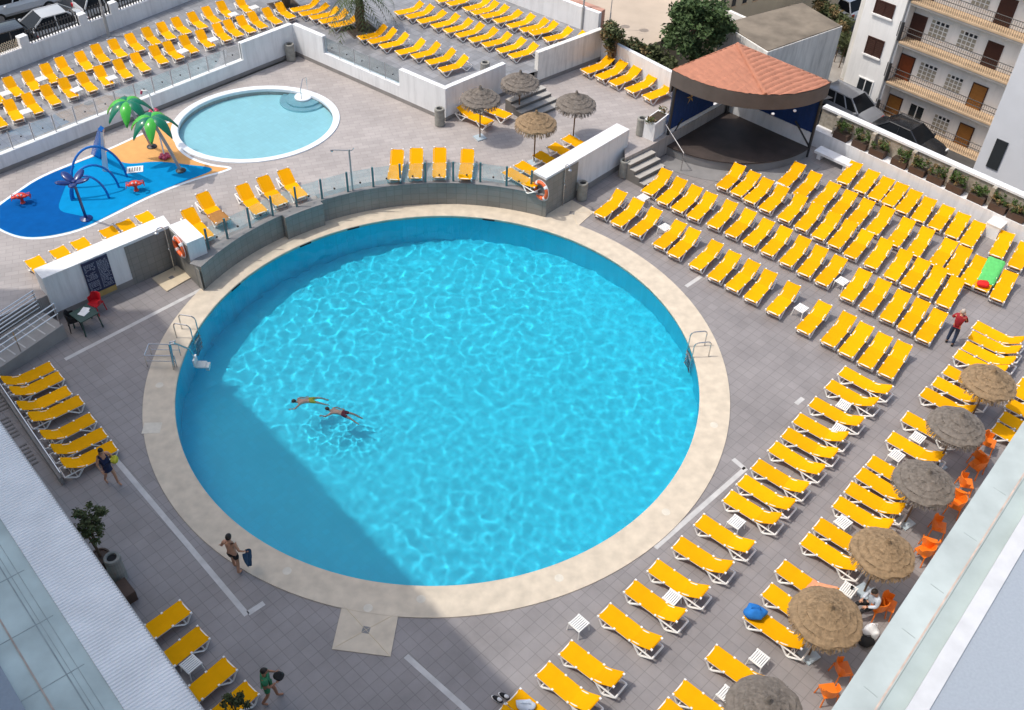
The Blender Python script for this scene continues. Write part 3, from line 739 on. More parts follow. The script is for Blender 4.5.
R4 = [(781.7, 185), (798.1, 195.8), (816.4, 205.6), (834.4, 214.7), (852, 223.6), (871.3, 232.5), (892.1, 244.5), (912.4, 254.6), (934.3, 265.3), (949.9, 274.5), (965.6, 283.3), (980.8, 289.6), (996.5, 299.7)]
R5 = [(841.9, 182.5), (858.8, 191.3), (873.4, 198.6), (887, 204.4), (900.7, 211.7), (917.1, 220.3), (933.8, 228.1), (950.7, 236.4), (965.6, 244.8), (995.6, 255.9), (1014.3, 267.5)]
N1 = [(840.9, 370), (827.8, 383.3), (811.3, 400.8), (795.8, 417.2), (784.1, 431.7), (771.6, 445.6), (754.4, 463.3), (740.5, 479), (726.5, 495), (698.3, 519.1), (676.1, 541.7), (652, 564.7), (629.1, 585.5), (603.6, 609.2), (564.7, 646.9), (542, 668), (512.7, 695.6), (497, 711)]
N2 = [(974.2, 324), (969.5, 334), (963.7, 344.4), (955.4, 353), (944.9, 368.6), (934, 380.3), (922.1, 390.9), (903.8, 415.5), (889, 435.8), (869, 459.7), (858.3, 471.6), (847.3, 486.3), (835.5, 500.8), (816.3, 522.8), (803.8, 537.7), (779.5, 565.2), (765.9, 588.6), (747.8, 610.9), (710.3, 651.3), (678.3, 686.3), (661.1, 704.4)]
N3 = [(1019, 381), (1014.8, 389.7), (1006.8, 402), (1001, 415), (993.4, 426)]
LW_ = [(53, 365.4), (61.6, 374.9), (69.6, 389.5), (81.9, 399), (93.5, 417), (105.3, 431.7), (115.3, 445)]
LQ = [(186.3, 606), (204.4, 631.8), (231.2, 662.9), (252.8, 687)]
TB = [(1.6, 103), (20.3, 95.5), (37.5, 89.7), (55.5, 82.2), (71.1, 75.2), (90.6, 69.4), (106.3, 61.9), (124, 56.6), (141.4, 50.5), (157.7, 44.1), (172.5, 38.9), (188.1, 33.4), (204.4, 28), (218, 22.6), (231.8, 17), (250.3, 11.7)]
TF = [(3.1, 126.7), (18.8, 119.7), (39, 112.7), (57, 104), (74.2, 97), (93.8, 90.8), (109.4, 84.5), (128.9, 77.5), (146.9, 70.7), (164.7, 63.1), (180.3, 58.4), (195, 52.3), (211.5, 46.8), (228.2, 40.2), (240.3, 36), (252.8, 32), (264.5, 27.8), (279.2, 23.4), (292.5, 18)]
TM0 = [(291, 10.5), (300, 14.5), (310, 18), (320, 22), (330, 26.2)]
TM1 = [(358.8, 38.3), (368.9, 42.2), (380.6, 46.9), (397, 53.1), (412.5, 56.8), (427, 62.8), (440, 70.3)]
TM2 = [(395.8, 13.3), (406.7, 17.2), (418.4, 21.9), (432.5, 26.6), (445, 31.3), (456.7, 35.9), (470, 40.6), (483.3, 45.3), (498.1, 51.2), (510.2, 56.6)]
TM3 = [(437, 1), (448, 4.4), (464.5, 9.4), (472.5, 13.3), (482, 17), (495, 21.5), (508.3, 26.5), (521.2, 30.5), (530.5, 33.6), (545, 39.8), (560.6, 44.5)]
KW = [(584, 71.7), (598.5, 77.8), (612, 83.8), (628.6, 90.8), (646, 97.8)]
KU = [(490.3, 123.3), (509, 116.5)]
KR = [(511, 172.7), (521.4, 164.8), (541.7, 155.8), (557.5, 147.9), (572, 140)]
K4 = [(393.6, 179.5), (415, 178), (439, 177.4), (464.8, 178.8)]
K3 = [(208, 238), (223, 221), (261.4, 212.8), (282.5, 204.2), (302, 197.2)]
KL = [(40.9, 268.3), (64, 256.5), (83, 246), (111, 233.5), (127, 226), (145, 217)]
gA = 'sunbeds in ranks between the round pool and the stage'
row('R1', R1, 54, 'mid', 0, 'yellow sunbed, @ from the stage steps in the rank nearest the pool edge', gA, 1.6)
row('R2', R2, 55, 'mid', 0, 'yellow sunbed, @ from the stage steps in the second rank from the pool', gA, 1.6)
row('R3', R3, 55, 'mid', 0, 'yellow sunbed, @ from the stage in the third rank from the pool', gA, 1.6)
row('R4', R4, 55, 'mid', 0, 'yellow sunbed, @ from the stage in the fourth rank from the pool', gA, 1.6)
row('R5', R5, 56, 'flat', 0, 'yellow sunbed, @ from the stage in the rank under the planter wall', gA, 1.6)
gB = 'sunbeds in two lines beside the thatched umbrellas'
row('N1', N1, -39, 'mid', 0, 'yellow sunbed, @ from the far end of the line along the pool coping', gB, 1.6)
row('N2', N2, -40, 'mid', 0, 'yellow sunbed, @ from the far end of the line under the thatched umbrellas', gB, 2)
row('N3', N3, -40, 'flat', 0, 'yellow sunbed half hidden by the right-hand roof, @ from the top', gB, 2)
gC = 'sunbeds in the shade on the left'
row('L', LW_, -138, 'mid', 0, 'shaded yellow sunbed below the ramp, @ from the ramp end', gC, 2, .93)
row('Q', LQ, -131, 'flat', 0, 'shaded yellow sunbed poking from under the corrugated canopy, @ from the top', gC, 2)
gD = 'sunbeds on the upper terrace'
row('TB', TB, 130, 'high', ZT, 'yellow sunbed on the left terrace, @ from the left in the street-wall row', gD, 2.5, .81)
row('TF', TF, 130, 'high', ZT, 'yellow sunbed on the left terrace, @ from the left in the glass-side row', gD, 2.5, .81)
row('TM0', TM0, 34, 'mid', ZT, 'yellow sunbed left of the palm trunk, @ from the left', gD, 2, .88)
row('TM1', TM1, 34, 'high', ZT, 'yellow sunbed right of the palm trunk by the smoky glass, @ from the palm', gD, 3, .88)
row('TM2', TM2, 35, 'mid', ZT, 'yellow sunbed, @ from the left in the middle row of the far terrace', gD, 2, .88)
row('TM3', TM3, 35, 'mid', ZT, 'yellow sunbed, @ from the left in the back row of the far terrace', gD, 2, .88)
gE = 'sunbeds scattered over the upper deck'
row('KW', KW, 42, 'mid', ZK, 'yellow sunbed against the boundary wall left of the stage, @ from the left', gE, 2)
row('KU', KU, 143, 'mid', ZK, 'yellow sunbed beneath the grey thatched umbrella by the terrace corner, @ from the left', gE, 2)
row('KR', KR, -42, 'flat', ZK, 'yellow sunbed half hidden behind the long white wall, @ from the glass', gE, 2)
row('K4', K4, 91, 'high', ZK, 'yellow sunbed with raised back facing the pool glass, @ from the left', gE, 3)
row('K3', K3, 128, 'high', ZK, 'yellow sunbed between the splash pad and the glass, @ from the left', gE, 3)
def shift_row(key, a, n, dist):
    for k, o in SUNBEDS.items():
        if k[0] == key: o.location += n*(dist-(o.location-a).dot(n)); o.rotation_euler.z = atan2(-n.y, -n.x); o.location.z = ZK
row('KL', KL, -42, 'flat', ZK, 'yellow sunbed half hidden behind the L-shaped white wall, @ from the left', gE, 2)

shift_row('KL', E0, nL, WT+1.5); shift_row('KR', F0, nF, WT+1.5)

# ------------------------------------------------------------------ side tables
def make_table():
    t = thing('side_table', 'white slatted plastic side table', 'table')
    mb = MB()
    for k in range(7): mb.box(-.215, .215, -.215+k*.062, -.215+k*.062+.042, .365, .39)
    for s in (-1, 1): mb.box(s*.2-.03, s*.2+.03, -.22, .22, .35, .366)
    mb.build('top', 'plastic', t)
    for sx in (-1, 1):
        for sy in (-1, 1): MB().tube([(sx*.19, sy*.19, .36), (sx*.225, sy*.225, 0)], .02, 5).build('leg', 'plastic', t)
    return t
tab0 = make_table(); ntab = [0]
def side_table(px, py, z, label, az=47):
    o = tab0 if ntab[0] == 0 else copy_tree(tab0); ntab[0] += 1
    p = G(px, py, z+.385); o.location = (p.x, p.y, z); o.rotation_euler = (0, 0, R(az+jit.uniform(-6, 6))); o['label'] = label; o['group'] = 'white side tables among the sunbeds'
    return o
for x, y, lb in ((579.1, 622.7, 'white slatted side table alone on the deck by the pool coping'),
    (672.3, 596.7, 'white side table between the twelfth and thirteenth sunbeds along the pool'), (736.6, 521.4, 'white side table beside the long gap in the pool-side sunbed line'),
    (759.5, 657.8, 'white side table just above the grey thatched umbrella at the bottom edge'), (848.3, 588.9, 'white side table with a dark cup right of the brown umbrella'),
    (843.3, 521.6, 'white side table at the upper left rim of a brown umbrella'), (917.9, 436.9, 'white side table under the eighth umbrella-line sunbed'),
    (896.8, 454.8, 'white side table touching the rim of the big grey umbrella'), (843.8, 404.4, 'white side table tucked between the second and third pool-line sunbeds'),
    (839, 428.5, 'white side table tucked behind the third pool-line sunbed'), (842.2, 280.6, 'white side table in a gap of the second sunbed rank'),
    (801.5, 307.7, 'white side table in a gap of the first sunbed rank near the pool'), (665.2, 226.7, 'white side table between third and fourth sunbeds near the stage steps'),
    (643.3, 197, 'white side table at the foot of the sunbed nearest the stage steps'), (778.6, 185.3, 'white side table in front of the stage at the rank corner'),
    (190.6, 663.6, 'white side table between shaded sunbeds under the corrugated canopy'), (727, 694, 'white side table mostly hidden by the bottom-edge umbrella')):
    side_table(x, y, 0, lb)
for i, (x, y) in enumerate(((5.5, 93), (25.8, 111), (41.4, 78.3), (76.6, 89.2), (111.7, 77.5), (182.7, 50.6), (213, 39), (233.4, 14), (254, 7))):
    side_table(x, y, ZT, 'white side table on the left terrace between sunbeds, %s from the left' % ORD[i])
q = G(991.5, 235, .0); bx = thing('storage_box', 'white storage box standing against the planter wall', 'box', q, R(-43))
MB().box(-.3, .3, -.3, .3, 0, .62).build('box', 'plastic', bx); MB().box(-.32, .32, -.32, .32, .622, .68).build('lid', 'plastic', bx)
q = G(833, 163.5, 0); wb = thing('bench', 'low white slab bench beside the stage corner', 'bench', q, R(-43))
MB().box(-.95, .95, -.3, .3, .3, .42).build('slab', 'white', wb)
for s in (-1, 1): MB().box(s*.7-.1, s*.7+.1, -.22, .22, 0, .298).build('leg', 'white', wb)

# ------------------------------------------------------------------ thatched umbrellas
def umbrella(p, z, matn, label, r=1.04, seed=0, h=2.62):
    t = thing('thatched_umbrella', label, 'umbrella', (p.x, p.y, z), 0, 'thatched umbrellas'); rr = random.Random(seed)
    MB().box(-.24, .24, -.24, .24, 0, .05, rz=.6).build('base_plate', 'slate', t)
    MB().tube([(0, 0, .04), (0, 0, h-.35)], .032, 8).build('pole', 'wood', t)
    k = h-2.62
    prof = [(.012, 2.66), (.05, 2.64), (.075, 2.52), (.11, 2.46), (.34, 2.385), (.36, 2.345), (.58, 2.275), (.60, 2.235), (.80, 2.165), (.82, 2.12), (.97, 2.05), (1.0, 2.0), (.97, 1.97), (.5, 2.14), (.08, 2.3)]
    prof = [(a*r/1.0 if a > .12 else a, b+k) for a, b in prof]
    MB().lathe(prof, (rr.random()*9*0, 0, 0), 48, 0, .075).build('canopy', matn, t, smooth=False)
    st = MB()
    for i in range(1500):                                     # loose straws lying over the tiers and hanging at the rim
        a = rr.random()*2*pi; tier = rr.choice((.34, .58, .80, 1.0, 1.0)); zz = {.34: 2.39, .58: 2.28, .80: 2.17, 1.0: 2.03}[tier]+k
        r0 = tier*r-rr.uniform(.08, .22); r1 = tier*r+rr.uniform(-.01, .05); s = .31
        da = rr.gauss(0, .05); w = .009
        z1 = zz-.02-(rr.uniform(.03, .27) if tier == 1.0 else rr.uniform(0, .03)); z0 = zz+s*(tier*r-r0)+.012
        p0 = Vector((r0*cos(a), r0*sin(a), z0)); p1 = Vector((r1*cos(a+da), r1*sin(a+da), z1)); n = Vector((-sin(a), cos(a), 0))*w
        st.add([p0-n, p1-n, p1+n, p0+n], [(0, 1, 2, 3)])
    st.build('straw_fringe', matn, t)
    return t
um = [(832, 603.5, 'straw_ochre', 'brown thatched umbrella over three sunbeds and the seated guests, largest in view', .98),
      (889.4, 538.8, 'straw_ochre', 'brown thatched umbrella second up from the bottom edge, its rim over a white side table', .9),
      (931, 468.8, 'straw_grey', 'grey thatched umbrella between two others, its rim beside orange chairs', .92),
      (963.6, 412.4, 'straw_grey', 'grey thatched umbrella just below the far brown one', .9),
      (996, 368.5, 'straw_ochre', 'brown thatched umbrella farthest along the sunbed line, near the man in red', .9),
      (769.7, 697, 'straw_grey', 'grey thatched umbrella cut by the bottom edge of the view', .96)]
for i, (x, y, mm, lb, r) in enumerate(um):
    umbrella(G(x, y, 2.66), 0, mm, lb, r, i)
for i, (x, y, mm, lb, r, h) in enumerate(((479.9, 137.9, 'straw_grey', 'grey thatched umbrella shading two sunbeds at the white terrace corner', .9, 2.62),
      (519, 113, 'straw_grey', 'grey thatched umbrella in front of the terrace steps', .9, 2.2),
      (533.8, 163, 'straw_ochre', 'straw-coloured thatched umbrella near the end of the glass balustrade', .9, 2.62),
      (573, 138.7, 'straw_grey', 'grey thatched umbrella behind the long white wall', .9, 2.42))):
    umbrella(G(x, y, ZK), ZK, mm, lb, r, 20+i, h)

# ------------------------------------------------------------------ bins
def bin_(px, py, z, label, h=.88):
    t = thing('litter_bin', label, 'bin', G(px, py, z), 0, 'round grey litter bins')
    MB().lathe([(.20, 0), (.235, .03), (.235, h-.03), (.22, h), (.15, h), (.14, h-.06)], n=20, cap=True).build('body', 'bin', t, smooth=False)
    MB().lathe([(.0, h-.055), (.138, h-.05)], n=16, cap=False).build('opening', 'dark', t)
    MB().lathe([(.242, h*.86), (.242, h*.9)], n=20, cap=False).build('band', 'skirt', t)
bin_(291.2, 60, ZK, 'grey litter bin in the far corner of the white terrace walls')
bin_(439.8, 125, ZK, 'grey litter bin at the end of the sunlit terrace wall')
bin_(623.2, 176.5, 0, 'grey litter bin beside the steps at the end of the long white wall')
bin_(581.5, 199, 0, 'grey litter bin against the middle of the long white wall')
bin_(640.5, 134.5, ZK, 'grey litter bin behind the white corner planter')
bin_(120, 578, 0, 'tall grey litter bin below the potted tree in the shade', 1.05)
bin_(485, 71.5, ZT, 'small grey litter bin on the far terrace near the steps', .5)

# ------------------------------------------------------------------ orange chairs and tables under the right-hand roof
def make_chair(mname):
    t = thing('plastic_chair', 'orange chair', 'chair')
    mb = MB(); n = 8
    mb.box(-.22, .22, -.22, .2, .42, .45); mb.build('seat', mname, t)
    mb = MB(); vs = []                                        # curved shell that runs round into the arms
    for i in range(13):
        a = R(-20)+R(220)*i/12; hgt = .80 if 2 < i < 10 else .66
        for rr_, z in ((.235, .44), (.27, hgt), (.25, hgt), (.215, .44)): vs.append((rr_*cos(a), -rr_*sin(a)*-1*.95, z))
    fs = [(i*4+j, i*4+(j+1) % 4, (i+1)*4+(j+1) % 4, (i+1)*4+j) for i in range(12) for j in range(4)]+[(0, 1, 2, 3), (51, 50, 49, 48)]
    mb.add(vs, fs); mb.build('backrest', mname, t)
    for sx in (-1, 1):
        for sy in (-1, 1): MB().tube([(sx*.19, sy*.18, .43), (sx*.23, sy*.22, 0)], .022, 5).build('leg', mname, t)
    return t
ch0 = make_chair('orange'); chn = [0]
def chair(px, py, az, label):
    o = ch0 if chn[0] == 0 else copy_tree(ch0); chn[0] += 1
    p = G(px, py, .55); o.location = (p.x, p.y, 0); o.rotation_euler = (0, 0, R(az)); o['label'] = label; o['group'] = 'orange chairs under the right-hand roof'
for x, y, az, lb in ((879, 604, 200, 'bright orange chair behind the seated guest in pale blue'), (889, 602, 60, 'orange chair touching the roof edge beside the seated guests'),
    (844, 667, 100, 'orange chair below the biggest umbrella, upper of a pair'), (830, 689, 190, 'orange chair below the biggest umbrella, lower of a pair'),
    (990, 440, 60, 'orange chair topmost of the dining chairs by the roof edge'), (982, 454, 120, 'orange chair right of the grey umbrella, second from the top'), (978.5, 463, 220, 'orange chair right of the grey umbrella, tucked under the one above'),
    (967, 480.5, 80, 'orange chair between the grey and brown umbrellas, upper one'), (960, 492, 150, 'orange chair between the grey and brown umbrellas, middle one'), (957, 502, 240, 'orange chair between the grey and brown umbrellas, lower one'),
    (940, 524, 70, 'orange chair beside the brown umbrella rim, by the roof edge'), (931, 541, 160, 'orange chair right of the brown umbrella, upper of two'), (926, 549, 210, 'orange chair right of the brown umbrella, lower of two')): chair(x, y, az, lb)

# ------------------------------------------------------------------ guard table and red chair
q = G(84, 313.5, .70); gt = thing('plastic_table', 'dark green square table with white papers beside the wall', 'table', (q.x, q.y, 0), R(52))
MB().box(-.38, .38, -.38, .38, .68, .72).build('top', 'tablegreen', gt)
for sx in (-1, 1):
    for sy in (-1, 1): MB().tube([(sx*.32, sy*.32, .68), (sx*.37, sy*.37, 0)], .03, 5).build('leg', 'tablegreen', gt)
pp_ = thing('papers', 'white papers lying on the dark green table', 'papers', (q.x, q.y+.05, .721), R(70)); MB().box(-.2, .12, -.15, .15, 0, .015).build('sheet', 'paper', pp_); MB().box(-.02, .24, -.1, .18, .016, .024, rz=.2).build('sheet', 'paper', pp_)
q = G(94.5, 300.5, .55); rc = copy_tree(ch0); rc.location = (q.x, q.y, 0); rc.rotation_euler = (0, 0, R(-20)); rc['label'] = 'red plastic chair beside the dark green table'; rc['category'] = 'chair'; rc.name = 'plastic_chair'
if 'group' in rc: del rc['group']
for c in rc.children:
    c.data = c.data.copy(); c.data.materials[0] = M['chairred']
q = G(72, 317, .55); dc = copy_tree(ch0); dc.location = (q.x, q.y, 0); dc.rotation_euler = (0, 0, R(120)); dc['label'] = 'black plastic chair behind the dark green table'; dc['category'] = 'chair'
if 'group' in dc: del dc['group']
for c in dc.children:
    c.data = c.data.copy(); c.data.materials[0] = M['black']

# ------------------------------------------------------------------ pool ladders and lift
def ladder(p, label, w=.5):
    a = atan2(p.y-PC[1], p.x-PC[0]); t = thing('pool_ladder', label, 'ladder', (PC[0]+R_IN*cos(a), PC[1]+R_IN*sin(a), 0), a)
    for s in (-1, 1):
        pts = [(.55, s*w/2, .03), (.55, s*w/2, .62)]+[(.55-.14*(1-cos(k*pi/2/4))-.0, s*w/2, .62+.14*sin(k*pi/2/4)) for k in range(1, 5)]+[(.05, s*w/2, .74)]
        pts += [(-.04, s*w/2, .68), (-.08, s*w/2, .58), (-.08, s*w/2, -1.15)]
        MB().tube(pts, .024, 7).build('rail', 'steel', t)
    for z in (-.28, -.55, -.82, -1.1): MB().box(-.13, -.03, -w/2, w/2, z-.015, z+.015).build('tread', 'steel', t)
ladder(G(196, 336, 0), 'steel pool ladder beside the shower corner on the left')
ladder(G(695.5, 352, 0), 'steel pool ladder on the right-hand edge of the round pool', .6)
a = atan2(G(183, 362, 0).y-PC[1], G(183, 362, 0).x-PC[0]); t = thing('pool_lift', 'steel pool lift with white seat over the water', 'pool lift', (PC[0]+R_IN*cos(a), PC[1]+R_IN*sin(a), .03), a)
mb = MB()
for s in (-1, 1):
    mb.tube([(1.15, s*.3, 0), (1.15, s*.3, .55), (.1, s*.3, .55), (.1, s*.3, 0)], .022, 6); mb.tube([(1.15, s*.3, .28), (.1, s*.3, .28)], .015, 6)
mb.tube([(1.15, -.3, .55), (1.15, .3, .55)], .022, 6)
mb.build('guard_frame', 'steel', t)
mb = MB()
for s in (-.06, .06): mb.tube([(.18, .38+s, .02), (.1, .38+s, 1.25), (-.1, .38+s, 1.3)], .03, 7)
mb.tube([(-.05, .38, 1.28), (-.45, .1, .7), (-.5, 0, .18)], .03, 7); mb.build('lift_arm', 'steel', t)
mb = MB(); mb.box(-.86, -.5, -.18, .18, -.22, -.15); mb.box(-.52, -.46, -.18, .18, -.15, .2); mb.box(-.98, -.86, -.15, .15, -.42, -.2); mb.build('seat', 'plastic', t)

# ------------------------------------------------------------------ towels, bags, shoes
def towel_on(key, x0, x1, mname, label, name='towel', w=.33, rr=1, over=.12):
    o = SUNBEDS[key]; t = thing(name, label, name, (o.location.x, o.location.y, o.location.z), o.rotation_euler.z)
    rg = random.Random(rr); n, m = 12, 9; vs = []; ang = R(36)
    for lay in (.02, .004):
        for i in range(n+1):
            x = x0+(x1-x0)*i/n
            z = .345 if x < 1.2 else .345+(x-1.2)*.62
            for j in range(m+1):
                y = -w+2*w*j/m; zz = z+lay+.012*noise.noise((x*6+rr, y*6, 2)); ov = max(0, abs(y)-.30)
                vs.append((x+.03*noise.noise((y*4, rr, x)), y*(1 if ov == 0 else .97), zz-ov*1.2))
    k = (n+1)*(m+1); fs = []
    for i in range(n):
        for j in range(m):
            q = (i*(m+1)+j, (i+1)*(m+1)+j, (i+1)*(m+1)+j+1, i*(m+1)+j+1); fs += [q, tuple(k+v for v in q)[::-1]]
    MB().add(vs, fs).build('cloth', mname, t, smooth=True)
    return t
def bag(c, mname, label, r=(.25, .2, .16), name='bag', seed=0):
    t = thing(name, label, name, c)
    mb = MB(); mb.ell((0, 0, r[2]*.9), r, nu=16, nv=10)
    mb.v = [(x*(1+.35*noise.noise((x*5+seed, y*5, z*5))), y*(1+.35*noise.noise((x*5, y*5+seed, z*5+4))), max(0, z*(1+.3*noise.noise((x*6, y*6, z*6+seed))))) for x, y, z in mb.v]
    mb.build('body', mname, t, smooth=True)
    MB().tube([(-r[0]*.5, 0, r[2]*1.5), (-r[0]*.3, 0, r[2]*2.4), (r[0]*.3, 0, r[2]*2.4), (r[0]*.5, 0, r[2]*1.5)], .012, 5).build('strap', mname, t)
    return t
towel_on(('R4', 11), .55, 1.85, 'greentowel', 'bright green towel spread over a sunbed, nearest the man in red', 'towel', .36, 3)
q = SUNBEDS['R4', 11].location+dirv(SUNBEDS['R4', 11].rotation_euler.z)*.28; bag((q.x, q.y, .35), 'redbag', 'red bag on the foot of the sunbed with the green towel', (.26, .22, .12))
q = SUNBEDS['N2', 17].location+dirv(R(-40))*.2; bag((q.x, q.y, .35), 'bluebag', 'crumpled blue bag on a sunbed foot left of the brown umbrella', (.33, .24, .17), seed=4)
towel_on(('K3', 1), -.1, .75, 'brown', 'brown towel draped over a sunbed foot at the glass', 'towel', .35, 5)
towel_on(('N2', 15), 1.0, 1.75, 'peach', 'peach towel over the sunbed back at the brown umbrella rim', 'towel', .36, 7)
q = SUNBEDS['N1', 16].location+dirv(R(-39))*.45; bag((q.x, q.y, .34), 'pale', 'pale folded shirt on the sunbed at the bottom edge', (.32, .16, .07), 'clothes', 3); q2 = q+dirv(R(-60))*.34
bag((q2.x, q2.y, .34), 'navy', 'dark navy shorts on the sunbed at the bottom edge', (.2, .18, .08), 'clothes', 5)
for i, (x, y) in enumerate(((497.5, 699), (504.5, 696))):
    q = G(x, y, .05); t = thing('shoe', ('left' if i == 0 else 'right')+' black trainer with white top on the deck by the bottom sunbed', 'shoe', (q.x, q.y, 0), R(150)); MB().ell((0, 0, .05), (.17, .07, .06)).build('upper', 'black', t, smooth=True)
    MB().ell((.02, 0, .03), (.18, .075, .03)).build('sole', 'whitecloth', t, smooth=True); MB().ell((-.06, 0, .085), (.08, .055, .045)).build('tongue', 'whitecloth', t, smooth=True)
q = G(865, 590, .4); cp_ = thing('cup', 'dark cup on the white side table by the brown umbrella', 'cup', (G(851.5, 588.5, .40).x, G(851.5, 588.5, .40).y, .392)); MB().lathe([(.035, 0), (.045, .1), (.04, .1), (.03, .02)], n=12).build('body', 'dark', cp_); MB().tube([(.045, 0, .08), (.075, 0, .07), (.075, 0, .04), (.04, 0, .03)], .007, 5).build('handle', 'dark', cp_)
# ------------------------------------------------------------------ wading pool and splash pad
mb = MB(); n = 96; rings = [(kell(.32), ZK-.12), (kell(.31), ZK+.03), (kell(.28), ZK+.05), (kell(0), ZK+.05), (kell(-.01), ZK+.0)]
for (p0, z0), (p1, z1) in zip(rings, rings[1:]):
    for i in range(n): j = (i+1) % n; mb.add([(*p0[i], z0), (*p1[i], z1), (*p1[j], z1), (*p0[j], z0)], [(0, 1, 2, 3)])
struct(mb.build('wading_pool_coping', 'padwhite'))
mb = MB(); k = kell(.29); mb.sheet(k, .62)
for i in range(n): j = (i+1) % n; mb.add([(*k[i], .62), (*k[i], ZK-.0), (*k[j], ZK-.0), (*k[j], .62)], [(0, 1, 2, 3)])
wb_ = struct(mb.build('wading_pool_basin', 'wading')); wb_.cycles.is_caustics_receiver = True
ww = MB(); k = kell(.30); NRk = 40; vs = [(KP[0], KP[1], ZK-.09)]
for i in range(1, NRk+1):
    for x, y in k:
        x, y = KP[0]+(x-KP[0])*i/NRk, KP[1]+(y-KP[1])*i/NRk; vs.append((x, y, ZK-.09+.004*noise.noise((x*2, y*2, 3))))
fs = [(0, 1+j, 1+(j+1) % n) for j in range(n)]
for i in range(NRk-1):
    for j in range(n): fs.append((1+i*n+j, 1+(i+1)*n+j, 1+(i+1)*n+(j+1) % n, 1+i*n+(j+1) % n))
wat2 = struct(ww.add(vs, fs).build('wading_pool_water', 'water', smooth=True)); wat2.cycles.is_caustics_caster = True
q = G(303, 95.5, ZK); ws = thing('wading_pool_steps', 'white stepped entry with handrail in the wading pool', 'steps', (q.x, q.y, .62))
for r, z in ((1.15, .14), (.85, .27), (.42, .40)): MB().lathe([(0, 0), (r, 0), (r, z-.02), (r-.02, z), (0, z)], n=36, cap=False).build('step', 'padwhite' if r < .5 else 'wading', ws)
MB().tube([(.15, .45, .35), (.15, .45, 1.15), (.05, .1, 1.25), (-.02, -.25, .9), (-.02, -.3, .38)], .02, 6).build('handrail', 'steel', ws)
PADpx = [(-14, 215), (-10, 207), (0, 203), (15, 192), (38, 176.5), (76, 161), (106.5, 149.5), (142, 133), (172, 119), (181, 122), (176, 136), (180, 149), (194, 159), (214, 165), (232, 166.5), (231, 170.5), (193, 180.5), (152, 196.5), (114, 215.6), (83.7, 230.5), (50.7, 238.7), (22.8, 240), (0, 231.5), (-10, 224)]
pad = [G2(x, y, ZK) for x, y in PADpx]
def smooth_loop(p, it=2):
    for _ in range(it):
        o = []
        for i in range(len(p)): a, b = p[i], p[(i+1) % len(p)]; o += [lerp(a, b, .25), lerp(a, b, .75)]
        p = o
    return p
def inset(p, d):
    n = len(p); ar = sum(p[i][0]*p[(i+1) % n][1]-p[(i+1) % n][0]*p[i][1] for i in range(n)); s = 1 if ar > 0 else -1; out = []
    for i in range(n):
        a, b = Vector(p[i-1]), Vector(p[(i+1) % n]); t = (b-a).normalized(); out.append((p[i][0]-t.y*d*s, p[i][1]+t.x*d*s))
    return out
sm = smooth_loop(pad)
struct(hole_sheet(sm, [], ZK+.005, 'splash_pad_border', 'padwhite'))
ins = inset(sm, .14)
struct(hole_sheet(ins, [], ZK+.010, 'splash_pad_orange', 'padorange'))
bl = smooth_loop([G2(x, y, ZK) for x, y in [(-9, 214), (1, 204.5), (16, 194), (39, 178.5), (77, 163), (106.5, 152), (111, 150.5), (113, 157), (126, 165), (157, 161), (188, 165), (209, 167), (214, 170.5), (193, 178.5), (151, 194.5), (113, 213.6), (83, 228.5), (50.7, 236.5), (22.8, 238), (1, 230), (-7, 222)]])
struct(hole_sheet(bl, [], ZK+.015, 'splash_pad_blue', 'padblue'))
dkp = smooth_loop([G2(x, y, ZK) for x, y in [(-8.6, 214), (1.4, 205), (16.4, 194.5), (39.2, 179), (77, 163.5), (72, 172), (62, 195), (57, 211), (75, 215), (95, 219), (82.6, 228), (50.5, 236), (23, 237.5), (1.4, 229.6), (-6.6, 222)]])
struct(hole_sheet(dkp, [], ZK+.020, 'splash_pad_navy', 'paddark'))
q = G(135, 169.5, ZK+.02); mb = MB(); mb.box(q.x-.34, q.x+.34, q.y-.25, q.y+.25, ZK+.02, ZK+.032, 0, rz=R(15))
for k in range(5): mb.box(q.x-.25+k*.105, q.x-.19+k*.105, q.y-.15, q.y+.15, ZK+.03, ZK+.038, 1, rz=R(15), c=(q.x, q.y, 0))
tag(mb.build('drain_cover', ['padwhite', 'skirt']), 'white slotted drain cover on the blue splash pad', 'drain')
def play_palm(p, lean, h, label):
    t = thing('play_palm', label, 'water toy', p, 0, 'palm-shaped water toys')
    top = lean+Vector((0, 0, h))
    MB().tube([(0, 0, 0), lean*.35+Vector((0, 0, h*.4)), lean*.75+Vector((0, 0, h*.78)), top], .07, 8).build('trunk', 'rail', t)
    MB().lathe([(.22, 0), (.22, .05), (.1, .12)], n=14).build('foot', 'iron', t)
    for k in range(7):
        a = k*2*pi/7+.4; mb = MB(); d = dirv(a); s = dirv(a+pi/2); vs = []; N = 9
        for lay in (0, 1):
            for i in range(N+1):
                u = i/N; c = top+d*(.98*u)+Vector((0, 0, .08+.20*sin(u*2.2)-.72*u*u)); wd = .24*sin(pi*min(1, .12+u*.86))**.7
                for v in (-1, -.5, 0, .5, 1): vs.append(c+s*(wd*v)+Vector((0, 0, (.10*(1-v*v)+.0)*(1 if lay == 0 else -.6))))
        K = (N+1)*5; fs = []
        for i in range(N):
            for j in range(4):
                f = (i*5+j, (i+1)*5+j, (i+1)*5+j+1, i*5+j+1); fs += [f, tuple(K+v for v in f)[::-1]]
        mb.add(vs, fs).build('leaf', 'toygreen' if k % 2 else 'toydkgreen', t, smooth=True)
play_palm(G(152, 147, ZK), G(127.5, 105, ZK+2.7)-G(152, 147, ZK)-Vector((0, 0, 2.7)), 2.7, 'green and teal play palm at the back of the splash pad')
